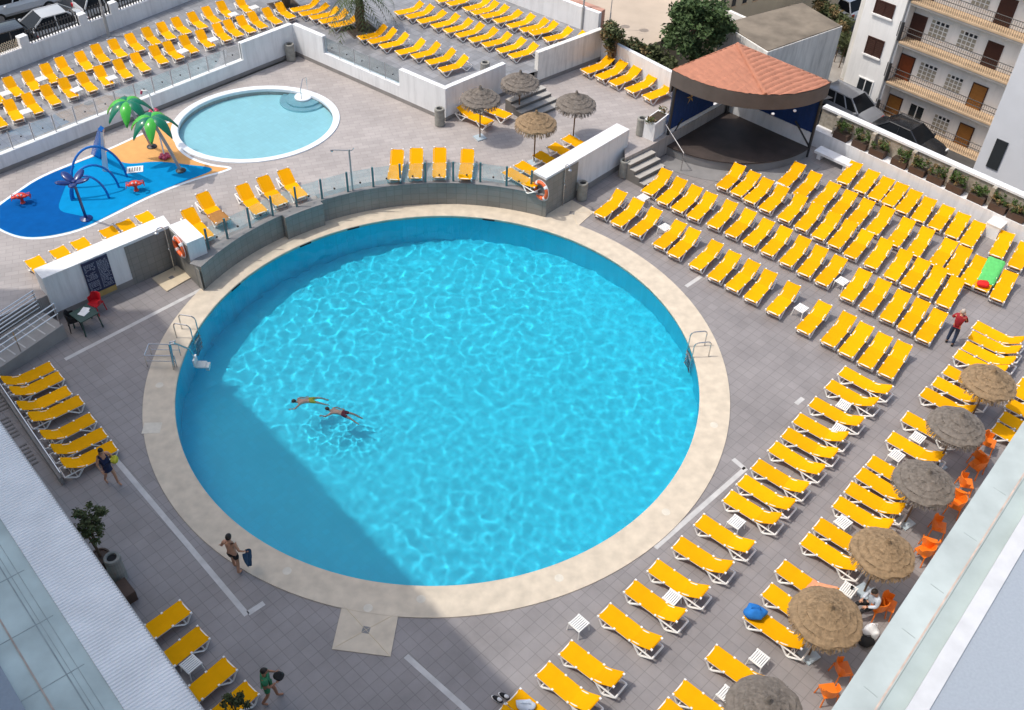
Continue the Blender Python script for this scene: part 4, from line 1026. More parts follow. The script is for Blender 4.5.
play_palm(G(181, 171, ZK), G(152, 121, ZK+2.7)-G(181, 171, ZK)-Vector((0, 0, 2.7)), 2.7, 'green and teal play palm nearest the wading pool')
for i, (a, b, top, lb) in enumerate((((74, 188), (127, 177), (100, 152), 'tallest blue hoop'), ((74, 199), (119, 187.5), (97, 168), 'middle blue hoop'), ((72, 200.5), (109, 198), (90, 182), 'lowest blue hoop'))):
    A, B = G(*a, ZK), G(*b, ZK); m = (A+B)/2; h = (1.75, 1.35, 1.15)[i]; r = (B-A)/2
    mb = MB(); mb.tube([m-r*cos(pi*k/20)+Vector((0, 0, h*sin(pi*k/20))) for k in range(21)], .05, 7)
    tag(mb.build('water_hoop', 'toyblue'), 'glossy %s of the three spray arches on the splash pad' % lb, 'water toy', 'blue spray hoops')
A, B, C_ = G(97, 155.5, ZK), G(105.5, 171, ZK), None
top = G(101, 128.5, ZK+2.6)
t = thing('spray_tower', 'tall blue pointed spray blade with white back leg on the splash pad', 'water toy', A)
mb = MB(); d = (B-A).normalized()
def plank(a, b, w, th, mname, nm):
    u = (b-a).normalized(); s = u.cross(Vector((0, -1, .3))).normalized(); n_ = u.cross(s)
    vs = []
    for p, k in ((a, 1), (b, .35)):
        for sx, sy in ((-1, -1), (1, -1), (1, 1), (-1, 1)): vs.append(p+s*(w*k*sx)+n_*(th*sy))
    MB().add(vs, [(3, 2, 1, 0), (4, 5, 6, 7), (0, 1, 5, 4), (1, 2, 6, 5), (2, 3, 7, 6), (3, 0, 4, 7)]).build(nm, mname, t, world=True)
plank(A, top, .24, .10, 'toyblue', 'blade'); plank(B, top-Vector((0, 0, .15)), .12, .05, 'toywhite', 'back_leg')
q0, q1 = G(86.5, 219, ZK), G(73, 181, ZK+2.3)
t = thing('water_flower', 'dark blue flower-headed spray post at the front of the splash pad', 'water toy', q0)
MB().tube([q0, q0.lerp(q1, .5)+Vector((0, 0, .1)), q1], .06, 8).build('stem', 'toynavy', t, world=True)
MB().lathe([(.25, 0), (.25, .05), (.1, .12)], n=14).build('foot', 'toynavy', t)
for k in range(5):
    a = k*2*pi/5; MB().ell(q1+dirv(a)*.36+Vector((0, 0, .03)), (.33, .17, .07), rot=Matrix.Rotation(a, 3, 'Z')@Matrix.Rotation(-.35, 3, 'Y')).build('petal', 'toynavy', t, smooth=True, world=True)
for x, y, lb in ((23, 199, 'red crab-shaped spray toy on the dark blue end of the splash pad'), (136.5, 186.5, 'red crab-shaped spray toy on the mid blue part of the splash pad')):
    t = thing('spray_crab', lb, 'water toy', G(x, y+4, ZK), R(20), 'red crab spray toys'); t.scale = (.74,)*3
    MB().lathe([(.16, 0), (.1, .1), (.08, .35)], n=12).build('pedestal', 'toyred', t); MB().ell((0, 0, .48), (.34, .24, .16)).build('shell', 'toyred', t, smooth=True)
    for s in (-1, 1):
        MB().tube([(s*.28, -.05, .5), (s*.45, -.2, .55), (s*.34, -.34, .62)], .045, 6).build('arm', 'toyred', t); MB().ell((s*.28, -.38, .64), (.12, .08, .08)).build('claw', 'toyred', t, smooth=True)
        for k in (-.12, .05, .2): MB().tube([(s*.28, k, .46), (s*.46, k, .5), (s*.5, k, .3)], .025, 5).build('leg', 'toyred', t)
        MB().ell((s*.1, -.2, .64), (.05, .05, .07)).build('eye', 'toywhite', t, smooth=True)
q = G(165, 158, ZK); t = thing('spray_cane', 'white hooked spray cane with pink flowers at its foot and tip', 'water toy', q)
tp = G(149, 92, ZK+2.6)-q
MB().tube([(0, 0, 0), tp*.5, (tp.x, tp.y, 2.5), (tp.x-.1, tp.y, 2.66), (tp.x-.3, tp.y, 2.66), (tp.x-.36, tp.y, 2.5)], .035, 7).build('cane', 'toywhite', t)
for c, s in (((0, 0, .1), .2), ((tp.x*.9, tp.y*.9, 1.75), .17)):
    mb = MB()
    for k in range(5): a = k*2*pi/5; mb.ell((c[0]+s*.8*cos(a), c[1]+s*.8*sin(a), c[2]), (s*.6, s*.6, s*.4), nu=8, nv=6)
    mb.ell(c, (s*.5, s*.5, s*.5), nu=8, nv=6); mb.build('flower', 'toypink', t, smooth=True)
MB().tube([(tp.x-.3, tp.y, 2.66), (tp.x-.36, tp.y, 2.5)], .05, 6).build('tip', 'toypink', t)
q = G(352.8, 191, ZK+.05); t = thing('deck_shower', 'slim grey shower mast with a cross arm behind the glass', 'shower', q)
MB().tube([(0, 0, 0), (0, 0, 2.05)], .04, 8).build('mast', 'rail', t); MB().tube([(-.75, .0, 1.98), (.12, 0, 2.0), (.2, 0, 2.12)], .02, 6).build('cross_arm', 'steel', t)
MB().lathe([(.07, 0), (.07, .03)], (-.72, 0, 1.93), 10).build('shower_head', 'steel', t)

# ------------------------------------------------------------------ stage
SB = Vector((10.15, 44.95, 0)); SR = 4.75; SA0, SA1 = R(-133.5), R(-41.5); SZ = .5
stg = thing('stage', 'corner stage with terracotta roof, dark floor and blue side cloths', 'stage', SB)
arc = [(SB.x+SR*cos(SA0+(SA1-SA0)*i/30), SB.y+SR*sin(SA0+(SA1-SA0)*i/30)) for i in range(31)]
MB().prism([SB[:2]]+arc, 0, SZ-.05).build('platform', 'stageface', stg, world=True)
MB().prism([SB[:2]]+[lerp(p, SB[:2], -.008) for p in arc], SZ-.048, SZ).build('floor', 'stagefloor', stg, world=True)
apron = [(SB.x+(SR+1.0)*cos(SA0+(SA1-SA0)*i/30), SB.y+(SR+1.0)*sin(SA0+(SA1-SA0)*i/30)) for i in range(31)]
MB().prism(arc[1:-1]+apron[1:-1][::-1], .0, .02).build('apron', 'stageface', stg, world=True)
LC, RC = Vector((*arc[0], 0)), Vector((*arc[-1], 0))
eave_z, drop = 3.92, .72
for a, b in ((SB, LC), (RC, SB)):
    d = (b-a).normalized(); n_ = Vector((-d.y, d.x, 0)); s = -1 if a is SB else -1
    MB().wall(a[:2], b[:2], -.14, 0, 1.25).build('back_wall', 'white', stg, world=True)
    a2, b2 = a.lerp(b, .26) if a is SB else a, b if a is SB else b.lerp(a, .26)
    cl = MB(); m = 60; vs = []
    for i in range(m+1):
        p = a2.lerp(b2, i/m)+n_*(-.02+.006*sin(i*1.3)); vs += [(p.x, p.y, 1.262), (p.x, p.y, 3.25)]
    cl.add(vs, [(2*i, 2*i+2, 2*i+3, 2*i+1) for i in range(m)])
    cl.wall((a2-n_*.08)[:2], (b2-n_*.08)[:2], -.03, 1.262, 3.25)
    cl.build('side_cloth', 'curtain', stg, world=True)
sym = MB(); p = LC.lerp(SB, .27); d = (SB-LC).normalized(); n_ = Vector((d.y, -d.x, 0))
for k in range(5):
    a = k*2*pi/5+pi/2; c = p+n_*.09+Vector((0, 0, 2.55)); u = d*cos(a)*.36+Vector((0, 0, sin(a)*.36)); w = d*cos(a+.35)*.14+Vector((0, 0, sin(a+.35)*.14)); w2 = d*cos(a-.35)*.14+Vector((0, 0, sin(a-.35)*.14))
    sym.add([c, c+w, c+u, c+w2, c+n_*.01], [(0, 1, 2, 3)])
sym.build('star_emblem', 'ochre', stg, world=True)
for p, s in ((LC, 1), (RC, 1)):
    MB().tube([p+Vector((0, 0, 0)), p+Vector((0, 0, 3.6))], .075, 8).build('post', 'iron', stg, world=True)
for a, b in ((LC, SB), (RC, SB)):
    d = (b-a).normalized(); MB().tube([a+Vector((0, 0, .55)), a+d*1.0+Vector((0, 0, 1.5))], .05, 6).build('brace', 'iron', stg, world=True)
MB().tube([SB+Vector((0, -.2, .5)), SB+Vector((0, -.2, 3.9))], .09, 8).build('post', 'iron', stg, world=True)
# roof: one tiled slope to each side of a hip, over a curved fascia
RO = 4.86; ap = G(737, 44.5, 4.95)
eav = [Vector((SB.x+RO*cos(SA0-.05+(SA1-SA0+.1)*i/60), SB.y+RO*sin(SA0-.05+(SA1-SA0+.1)*i/60), eave_z+.36-.46*i/60)) for i in range(61)]
bkc = SB+Vector((0, .3, eave_z))
def slope(pts, dirw, nm, amp=.05):
    """ribbed tiles: ridges run with dirw, the wave is real relief"""
    mb = MB(); N = 64; vs = []; pr_ = Vector((-dirw.y, dirw.x, 0)); fine = []
    for i in range(len(pts)-1):
        for q in range(5): fine.append(pts[i].lerp(pts[i+1], q/5))
    fine.append(pts[-1])
    for p in fine:
        for k in range(N+1):
            v = ap.lerp(p, k/N); ph = v.dot(pr_)/.25; st_ = (v.dot(dirw)/.42) % 1 if amp < .05 else 0
            v = v+Vector((0, 0, amp*abs(sin(pi*ph))**.7+.018*st_)); vs.append(v)
    fs = [(i*(N+1)+k, i*(N+1)+k+1, (i+1)*(N+1)+k+1, (i+1)*(N+1)+k) for i in range(len(fine)-1) for k in range(N)]
    return mb.add(vs, fs).build(nm, 'rooftile', stg, world=True)
hip = 32
slope(eav[:hip+1], dirv(R(130)), 'roof_slope', .02); slope(eav[hip:], dirv(R(38)), 'roof_slope', .055)
slope([eav[-1], bkc], dirv(R(45)), 'roof_slope'); slope([bkc, eav[0]], dirv(R(135)), 'roof_slope')
MB().tube([ap+Vector((0, 0, .05)), eav[hip]+Vector((0, 0, .05))], .09, 6).build('ridge_cap', 'rooftile', stg, world=True)
fa = MB(); 
for a, b in zip(eav, eav[1:]):
    ca, cb = Vector((*SB[:2], a.z)), Vector((*SB[:2], b.z)); ai, bi = a+(ca-a).normalized()*.12, b+(cb-b).normalized()*.12
    fa.prism([a[:2], b[:2], bi[:2], ai[:2]], a.z-drop, a.z-.005)
fa.build('fascia', 'fascia', stg, world=True)
MB().wall(bkc[:2], eav[0][:2], .1, eave_z-drop, eave_z-.01).build('fascia', 'fascia', stg, world=True); MB().wall(eav[-1][:2], bkc[:2], .1, eave_z-drop, eave_z-.01).build('fascia', 'fascia', stg, world=True)
MB().prism([tuple(lerp(e[:2], SB[:2], .03)) for e in eav]+[tuple(lerp(bkc[:2], ap[:2], .05))], eave_z-.3, eave_z-.26).build('ceiling', 'fascia', stg, world=True)
for i in (36, 44): 
    e = eav[i]; MB().ell((e.x*.99+SB.x*.01, e.y*.99+SB.y*.01-.1, eave_z-drop-.08), (.08, .08, .06), nu=8, nv=6).build('spotlight', 'whitecloth', stg, world=True)

# ------------------------------------------------------------------ planter wall along the right-hand street
Wa, Wb = Vector((14.0, 42.98, 0)), G(1024, 226.5, .85); wdv = (Wb-Wa).normalized(); Wb = Wa+wdv*22; wn = Vector((-wdv.y, wdv.x, 0))
pwl = thing('planter_wall', 'white boundary wall topped by stone backing and a pale cap rail', 'wall', Wa)
MB().wall(Wa[:2], Wb[:2], .75, -.02, .85).build('white_base', 'white', pwl, world=True)
MB().wall((Wa+wn*.55)[:2], (Wb+wn*.55)[:2], .2, .853, 1.75).build('stone_back', 'stone', pwl, world=True)
MB().wall((Wa+wn*.48)[:2], (Wb+wn*.48)[:2], .34, 1.753, 1.86).build('cap_rail', 'white', pwl, world=True)
ppx = [839.5, 858.3, 875.8, 898, 916, 934.3, 953.8, 975.7, 996.8, 1015.6]
prj = []
for x in ppx:                                                   # planters stand on the wall ledge
    y = 153+(x-864)*(226.5-153)/160-5; q = G(x, y, .95); s = (q-Wa).dot(wdv); prj.append(s)
prj += [prj[-1]+1.0, prj[-1]+2.0]
mb = MB()
for i in range(0, 12, 2):
    s = prj[i]-.47 if i == 0 else (prj[i]+prj[i-1])/2; q = Wa+wdv*s+wn*.28; mb.wall((q-wdv*.09)[:2], (q+wdv*.09)[:2], .265, .855, 1.75)
mb.build('pilasters', 'stone', pwl, world=True)
for i, s in enumerate(prj):
    q = Wa+wdv*s+wn*.25; t = thing('planter_box', 'brown planter box of green plants on the white wall, %s from the stage' % ORD[i], 'planter', (q.x, q.y, .853), atan2(wdv.y, wdv.x), 'planter boxes along the street wall')
    MB().box(-.37, .37, -.2, .2, 0, .32).build('box', 'planter', t); MB().box(-.33, .33, -.16, .16, .315, .33).build('soil', 'soil', t)
    mb = MB(); rr = random.Random(i)
    for k in range(16): mb.leaves((rr.uniform(-.34, .34), rr.uniform(-.16, .2), rr.uniform(.36, .78)), (.15, .13, .18), 26, .055, 0 if rr.random() < .75 else 1, .1)
    mb.build('foliage', ['leaf3', 'dryleaf'], t)

# ------------------------------------------------------------------ streets and background ground
struct(MB().sheet([(14.6, 43.9), (40, 20), (60, 45), (36, 75), (10, 75), (10.5, 47)], ZST).build('side_street', 'asphalt'))
q = G(0, 0, -1.0)
struct(MB().sheet([tuple((S0+nSt*.4)[:2]), tuple((S1+nSt*.4)[:2]), tuple((S1+nSt*40)[:2]), tuple((S0+nSt*40)[:2])], 1.75).build('street', 'asphalt'))
lot = [tuple((B0+Vector((-dB.y, dB.x, 0))*.25)[:2]), tuple((B1+Vector((-dB.y, dB.x, 0))*.25)[:2]), G2(640, 48, 2.0), G2(722, 20, 2.0), G2(720, -30, 2.0), G2(520, -60, 2.0)]
struct(hole_sheet(lot, [], 2.0, 'sandy_lot', 'sand', depth=2.5))
tag(MB().wall((B0+Vector((-dB.y, dB.x, 0))*.25)[:2], (B1+Vector((-dB.y, dB.x, 0))*.25)[:2], .3, 1.9, 3.06).build('kerb', 'pinkkerb'), 'pinkish kerb along the sandy lot behind the white wall', 'kerb')

# ------------------------------------------------------------------ trees, hedges, palms
def foliage_tree(p, h, cr, label, seed, trunk_r=.12, mname='leaf', nclump=46, nleaf=95, leaf=.11, name='tree', cz=.66):
    t = thing(name, label, 'tree', p); rr = random.Random(seed); random.seed(seed)
    tr = MB(); c = Vector((0, 0, h*cz)); tr.tube([(0, 0, 0), (rr.uniform(-.1, .1), rr.uniform(-.1, .1), h*.3), (rr.uniform(-.15, .15), 0, h*.5)], trunk_r, 8, r1=trunk_r*.7)
    cls = []
    for k in range(nclump):
        d = Vector((rr.gauss(0, 1), rr.gauss(0, 1), rr.gauss(0, .9))).normalized(); q = c+Vector((d.x*cr[0], d.y*cr[1], d.z*cr[2]))*rr.uniform(.45, 1.0)
        cls.append(q)
        if k % 4 == 0: tr.tube([(0, 0, h*.42), c.lerp(q, .3), q], trunk_r*.4, 5, r1=.015)
    tr.build('trunk', 'bark', t)
    mb = MB(); s = cr[0]*.30
    for q in cls: mb.leaves(q, (s*rr.uniform(.7, 1.2), s*rr.uniform(.7, 1.2), s*rr.uniform(.55, .9)), nleaf, leaf, 0, .25)
    mb.build('crown', mname, t)
    return t
base = G(690, 84, .5)
foliage_tree(Vector((base.x, base.y+.9, -.5)), 5.6, (1.75, 1.75, 1.7), 'dense dark green round tree behind the boundary wall and stage', 5, .16, nclump=70, nleaf=130, leaf=.12)
q = G(103.5, 563, 0)
foliage_tree(q, 2.6, (.55, .55, .55), 'slender potted tree with sparse grey-green crown by the canopy', 9, .05, 'leaf2', 30, 60, .055, 'potted_tree', .74)
pt = thing('plant_pot', 'dark pot and planter box under the slender tree by the canopy', 'pot', (q.x, q.y-.05, 0)); MB().lathe([(.22, 0), (.3, .35), (.31, .42), (.26, .42), (.25, .38)], n=18).build('pot', 'planter', pt)
q = G(121, 585, 0); MB().box(q.x-.2, q.x+.45, q.y-.95, q.y-.1, 0, .42, rz=R(-45)).build('box', 'planter', pt, world=True)
q = G(236, 716, .6); bsh = foliage_tree(Vector((q.x, q.y, 0)), 1.5, (.42, .42, .35), 'small shrub in front of the last shaded sunbed at the bottom edge', 15, .04, 'leaf2', 16, 40, .06, 'shrub', .75)
def hedge(pts, label, mname, w, h0, h, seed, n=60):
    random.seed(seed); mb = MB(); rr = random.Random(seed)
    for k in range(n):
        u = rr.random()*(len(pts)-1); i = int(u); p = Vector(pts[i]).lerp(Vector(pts[i+1]), u-i)
        mb.leaves((p.x+rr.uniform(-w, w), p.y+rr.uniform(-w, w), h0+rr.random()*h), (.38, .38, .34), 85, .10, 0 if rr.random() < .8 else 1, .2)
    o = thing('hedge', label, 'hedge', (pts[0][0], pts[0][1], h0-.5)); mb.build('foliage', [mname, 'dryleaf'], o, world=True)
    st = MB()
    for k in range(8): p = Vector(pts[0]).lerp(Vector(pts[-1]), k/7); st.tube([(p.x, p.y, h0-1.5), (p.x+.1, p.y, h0+h*.6)], .03, 5)
    st.build('stems', 'bark', o, world=True)
hp = [G(606, 36, 2.4), G(625, 49, 2.0), G(648, 58, 1.9), G(668, 66, 1.9)]
hedge([(p.x+.25, p.y+.45, 0) for p in hp], 'brown-green hedge behind the boundary wall leading to the round tree', 'leaf2', .35, 1.3, .9, 21, 64)
p0 = G(606, 22, 3.2); hedge([(p0.x+.1, p0.y, 0), (p0.x+.5, p0.y-.8, 0)], 'tall dry bush at the end of the sandy lot wall', 'leaf2', .25, 1.9, 1.3, 22, 22)
def palm(p, h, label, seed, nfr=30, cr=2.5):
    t = thing('palm_tree', label, 'tree', p); rr = random.Random(seed)
    pts = [(.05*sin(k), .04*cos(k*1.3), h*k/12) for k in range(13)]
    mb = MB(); mb.tube(pts, [.27-.008*k+(.02 if k % 2 else 0) for k in range(13)], 12); 
    for k in range(60):
        a = rr.random()*6.28; z = rr.random()*h; r_ = .27-.1*z/h; d = dirv(a); mb.add([d*r_+Vector((0, 0, z))+dirv(a+1.57)*.07, d*r_+Vector((0, 0, z))-dirv(a+1.57)*.07, d*(r_+.07)+Vector((0, 0, z+.14))], [(0, 1, 2)])
    mb.build('trunk', 'bark', t)
    fr = MB(); top = Vector((0, 0, h))
    for k in range(nfr):
        a = k*2.4+rr.uniform(-.2, .2); el = rr.uniform(-.6, 1.2); d = dirv(a); L = cr*rr.uniform(.85, 1.1); prev = None
        rach = []
        for i in range(15):
            u = i/14; e = el-1.7*u*u; 
            rach.append(top+d*(L*u*cos(el)*(1-.25*u))+Vector((0, 0, L*(sin(el)*u-.62*u*u))))
        fr.tube(rach, .022, 4, r1=.006)
        for i in range(2, 15):
            p_ = rach[i]; tg = (rach[i]-rach[i-1]).normalized(); sd = tg.cross(Vector((0, 0, 1))).normalized()
            for s in (-1, 1):
                ln = .55*(1-.5*abs(i/14-.45)); e = p_+(sd*s*.8+tg*.55+Vector((0, 0, -.35)))*ln
                fr.add([p_-tg*.03, e, p_+tg*.03], [(0, 1, 2)])
    fr.build('crown', 'frond', t)
p = G(361, 30, ZT); palm(p, 1.95, 'palm tree with hanging fronds standing in the upper terrace', 31)
p2 = G(285, 6.5, ZT); palm(p2, 4.4, 'palm tree cut by the top edge at the terrace corner', 33, 22)
for i, (pp, lb) in enumerate(((p, 'dark square tree pit around the nearer palm'), (p2, 'dark square tree pit around the palm at the top edge'))):
    mb = MB().box(pp.x-.75, pp.x+.75, pp.y-.75, pp.y+.75, ZT+.004, ZT+.03, 0, rz=R(33)); mb.box(pp.x-.68, pp.x+.68, pp.y-.68, pp.y+.68, ZT+.02, ZT+.036, 1, rz=R(33))
    tag(mb.build('tree_pit', ['fascia', 'soil']), lb, 'tree pit')

# ------------------------------------------------------------------ lamp posts
def lamp_post(p, h, label, r=.06):
    t = thing('lamp_post', label, 'lamp post', p, 0)
    MB().tube([(0, 0, 0), (0, 0, h*.3)], r*1.3, 10).build('lower_pole', 'rail', t); MB().tube([(0, 0, h*.3), (0, 0, h)], r*.8, 10).build('upper_pole', 'rail', t)
    MB().lathe([(.08, 0), (.2, .05), (.22, .22), (.1, .3)], (0, 0, h), 14).build('lamp_head', 'lamp', t)
lamp_post(G(109, 36.5, ZT), 4.6, 'grey lamp post between the left sunbeds and the picket railing')
lamp_post(G(581.7, 29.7, ZT), 4.2, 'grey lamp post behind the back row of the far terrace')
lamp_post(G(4, 73, ZT), 3.6, 'thin grey post at the left end of the street wall', .04)
lamp_post(G(609, 30, 2.0), 3.2, 'thin pale post at the edge of the sandy lot by the hedge', .03)

# ------------------------------------------------------------------ apartment block
KS = (CAM_H+2.2)/(CAM_H-.3)
AP = Vector((*G2(878, 110, -2.2), ZST)); AZ = R(-44)
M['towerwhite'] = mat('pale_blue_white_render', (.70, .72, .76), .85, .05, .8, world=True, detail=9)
apt = thing('apartment_building', 'white apartment block with tan access balconies and brown doors', 'building', AP, AZ)
# local: x along the facade, y away from the pool, z up;  measured levels
def lz(z): return (CAM_H-(CAM_H-z)*KS)-ZST
def part(mb, nm, mm, par=apt): return mb.build(nm, mm, par)
REC = .7*KS; TOPZ = 11.0
part(MB().box(-.0, 6.4, REC, REC+6, 0, TOPZ), 'gallery_wall', 'aptwhite')
part(MB().box(-2.25*KS, -.03, .0, REC+6, 0, TOPZ), 'flank_wall', 'aptwhite')
part(MB().box(-2.62*KS, -2.25*KS-.003, .35, REC+6, 0, TOPZ), 'corner_pier', 'whitegrey')
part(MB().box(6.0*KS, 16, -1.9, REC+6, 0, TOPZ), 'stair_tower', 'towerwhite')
part(MB().box(-2.9*KS, 16.2, -.25, REC+6.2, TOPZ+.003, TOPZ+.25), 'roof', 'slabgrey')
for i, z in enumerate((-.30, 1.95, 4.05, 6.05, 8.05)):
    h = lz(z) if i else .03
    sl = part(MB().box(.0, 6.0*KS-.003, -.12, REC-.003, h-.10, h), 'balcony_slab', 'tan')
    part(MB().box(.01, 6.0*KS-.004, -.10, REC-.004, h-.22, h-.103), 'slab_edge', 'slabgrey', sl)
    rl = MB()
    for zz in (.55, .82): rl.tube([(.0, -.06, h+zz), (6.0*KS-.1, -.06, h+zz)], .022, 5)
    for k in range(56): rl.box(.02+k*.117-.007, .02+k*.117+.007, -.067, -.053, h, h+.8)
    part(rl, 'railing', 'iron', sl)
    fp = MB(); fp.box(-.12, -.005, -.13, -.02, h, h+1.0); fp.box(-.25, -.122, -.08, .0, h+.2, h+1.0); part(fp, 'end_screen', 'iron', sl)
def door(u, z, mm, w=.66, hh=1.36):
    u0, z0 = u*KS, lz(z); d = part(MB().box(u0, u0+w*KS, REC-.05, REC-.003, z0, z0+hh*KS), 'door', mm)
    part(MB().box(u0-.06, u0-.003, REC-.04, REC-.004, z0, z0+hh*KS+.06).box(u0+w*KS+.003, u0+w*KS+.06, REC-.04, REC-.004, z0, z0+hh*KS+.06).box(u0-.002, u0+w*KS+.002, REC-.04, REC-.004, z0+hh*KS+.003, z0+hh*KS+.06), 'frame', 'door_dark', d)
    part(MB().ell((u0+.08, REC-.07, z0+hh*KS*.48), (.03, .03, .03), nu=6, nv=4), 'handle', 'steel', d)
for u, z, mm in ((.06, 1.98-.2, 'door_red'), (.0, 3.83, 'door_dark'), (3.82, 3.82, 'door_dark'), (3.86, 1.74, 'door_tan'), (.1, -.4, 'door_tan'), (3.95, -.36, 'door_tan'), (.0, 5.9, 'door_dark'), (3.70, 5.88, 'door_dark')): door(u, z, mm)
def lattice(u0, u1, z0, z1):
    a, b, c, d = u0*KS, u1*KS, lz(z0), lz(z1); w = part(MB().box(a, b, REC-.02, REC-.003, c, d), 'window', 'aptwhite')
    mb = MB(); nx, nz = 4, 4
    for i in range(nx):
        for j in range(nz):
            x, zz = a+(b-a)*(i+.5)/nx, c+(d-c)*(j+.5)/nz; k = .33 if j == nz-1 else .38
            mb.box(x-(b-a)/nx*k, x+(b-a)/nx*k, REC-.04, REC-.0205, zz-(d-c)/nz*k, zz+(d-c)/nz*k, 1 if j == nz-1 and i > 0 else 0)
    part(mb, 'lattice_blocks', ['lattice', 'windark'], w)
    part(MB().box(a-.05, b+.05, REC-.045, REC-.004, c-.08, c-.003), 'sill', 'aptwhite', w); part(MB().box(a-.05, b+.05, REC-.045, REC-.004, d+.003, d+.05), 'lintel', 'aptwhite', w)
for q in ((.93, 1.85, 4.46, 5.28), (2.39, 3.27, 4.42, 5.27), (1.06, 1.99, 2.36, 3.16), (2.58, 3.42, .14, .97), (2.5, 3.35, 2.3, 3.1), (.95, 1.85, 6.5, 7.3), (2.4, 3.25, 6.5, 7.3)): lattice(*q)
def window(u0, u1, z0, z1, mm, yy, par=apt):
    a, b, c, d = u0*KS, u1*KS, lz(z0), lz(z1); w = part(MB().box(a, b, yy-.02, yy-.003, c, d), 'window', mm)
    f = MB(); m = (a+b)/2
    for x0, x1, q0, q1 in ((a-.06, a, c, d), (b, b+.06, c, d), (a-.06, b+.06, d+.002, d+.06), (m-.025, m+.025, c+.002, d-.002)): f.box(x0, x1, yy-.05, yy-.0045, q0, q1)
    if mm == 'shutter':
        for k in range(9): zz = c+(d-c)*(k+.5)/9; f.box(a+.003, m-.03, yy-.034, yy-.021, zz-.02, zz+.02); f.box(m+.03, b-.003, yy-.034, yy-.021, zz-.02, zz+.02)
    part(f, 'frame', 'door_dark' if mm == 'shutter' else 'aptwhite', w); part(MB().box(a-.09, b+.09, yy-.11, yy-.0043, c-.09, c-.002), 'sill', 'aptwhite', w)
window(-1.55, -.75, 2.83, 3.68, 'shutter', 0); window(-1.67, -.75, 4.87, 5.5, 'shutter', 0); window(-1.44, -.69, .72, 1.56, 'windark', 0); window(-1.7, -.75, 6.9, 7.7, 'shutter', 0)
window(1.28, 2.0, .08, .98, 'windark', REC)
part(MB().box(6.5*KS, 6.5*KS+.6, -1.95, -1.903, 1.0, 2.6), 'tower_window', 'windark')
part(MB().tube([(-.16, -.06, 0), (-.16, -.06, TOPZ)], .05, 6), 'drain_pipe', 'rail')

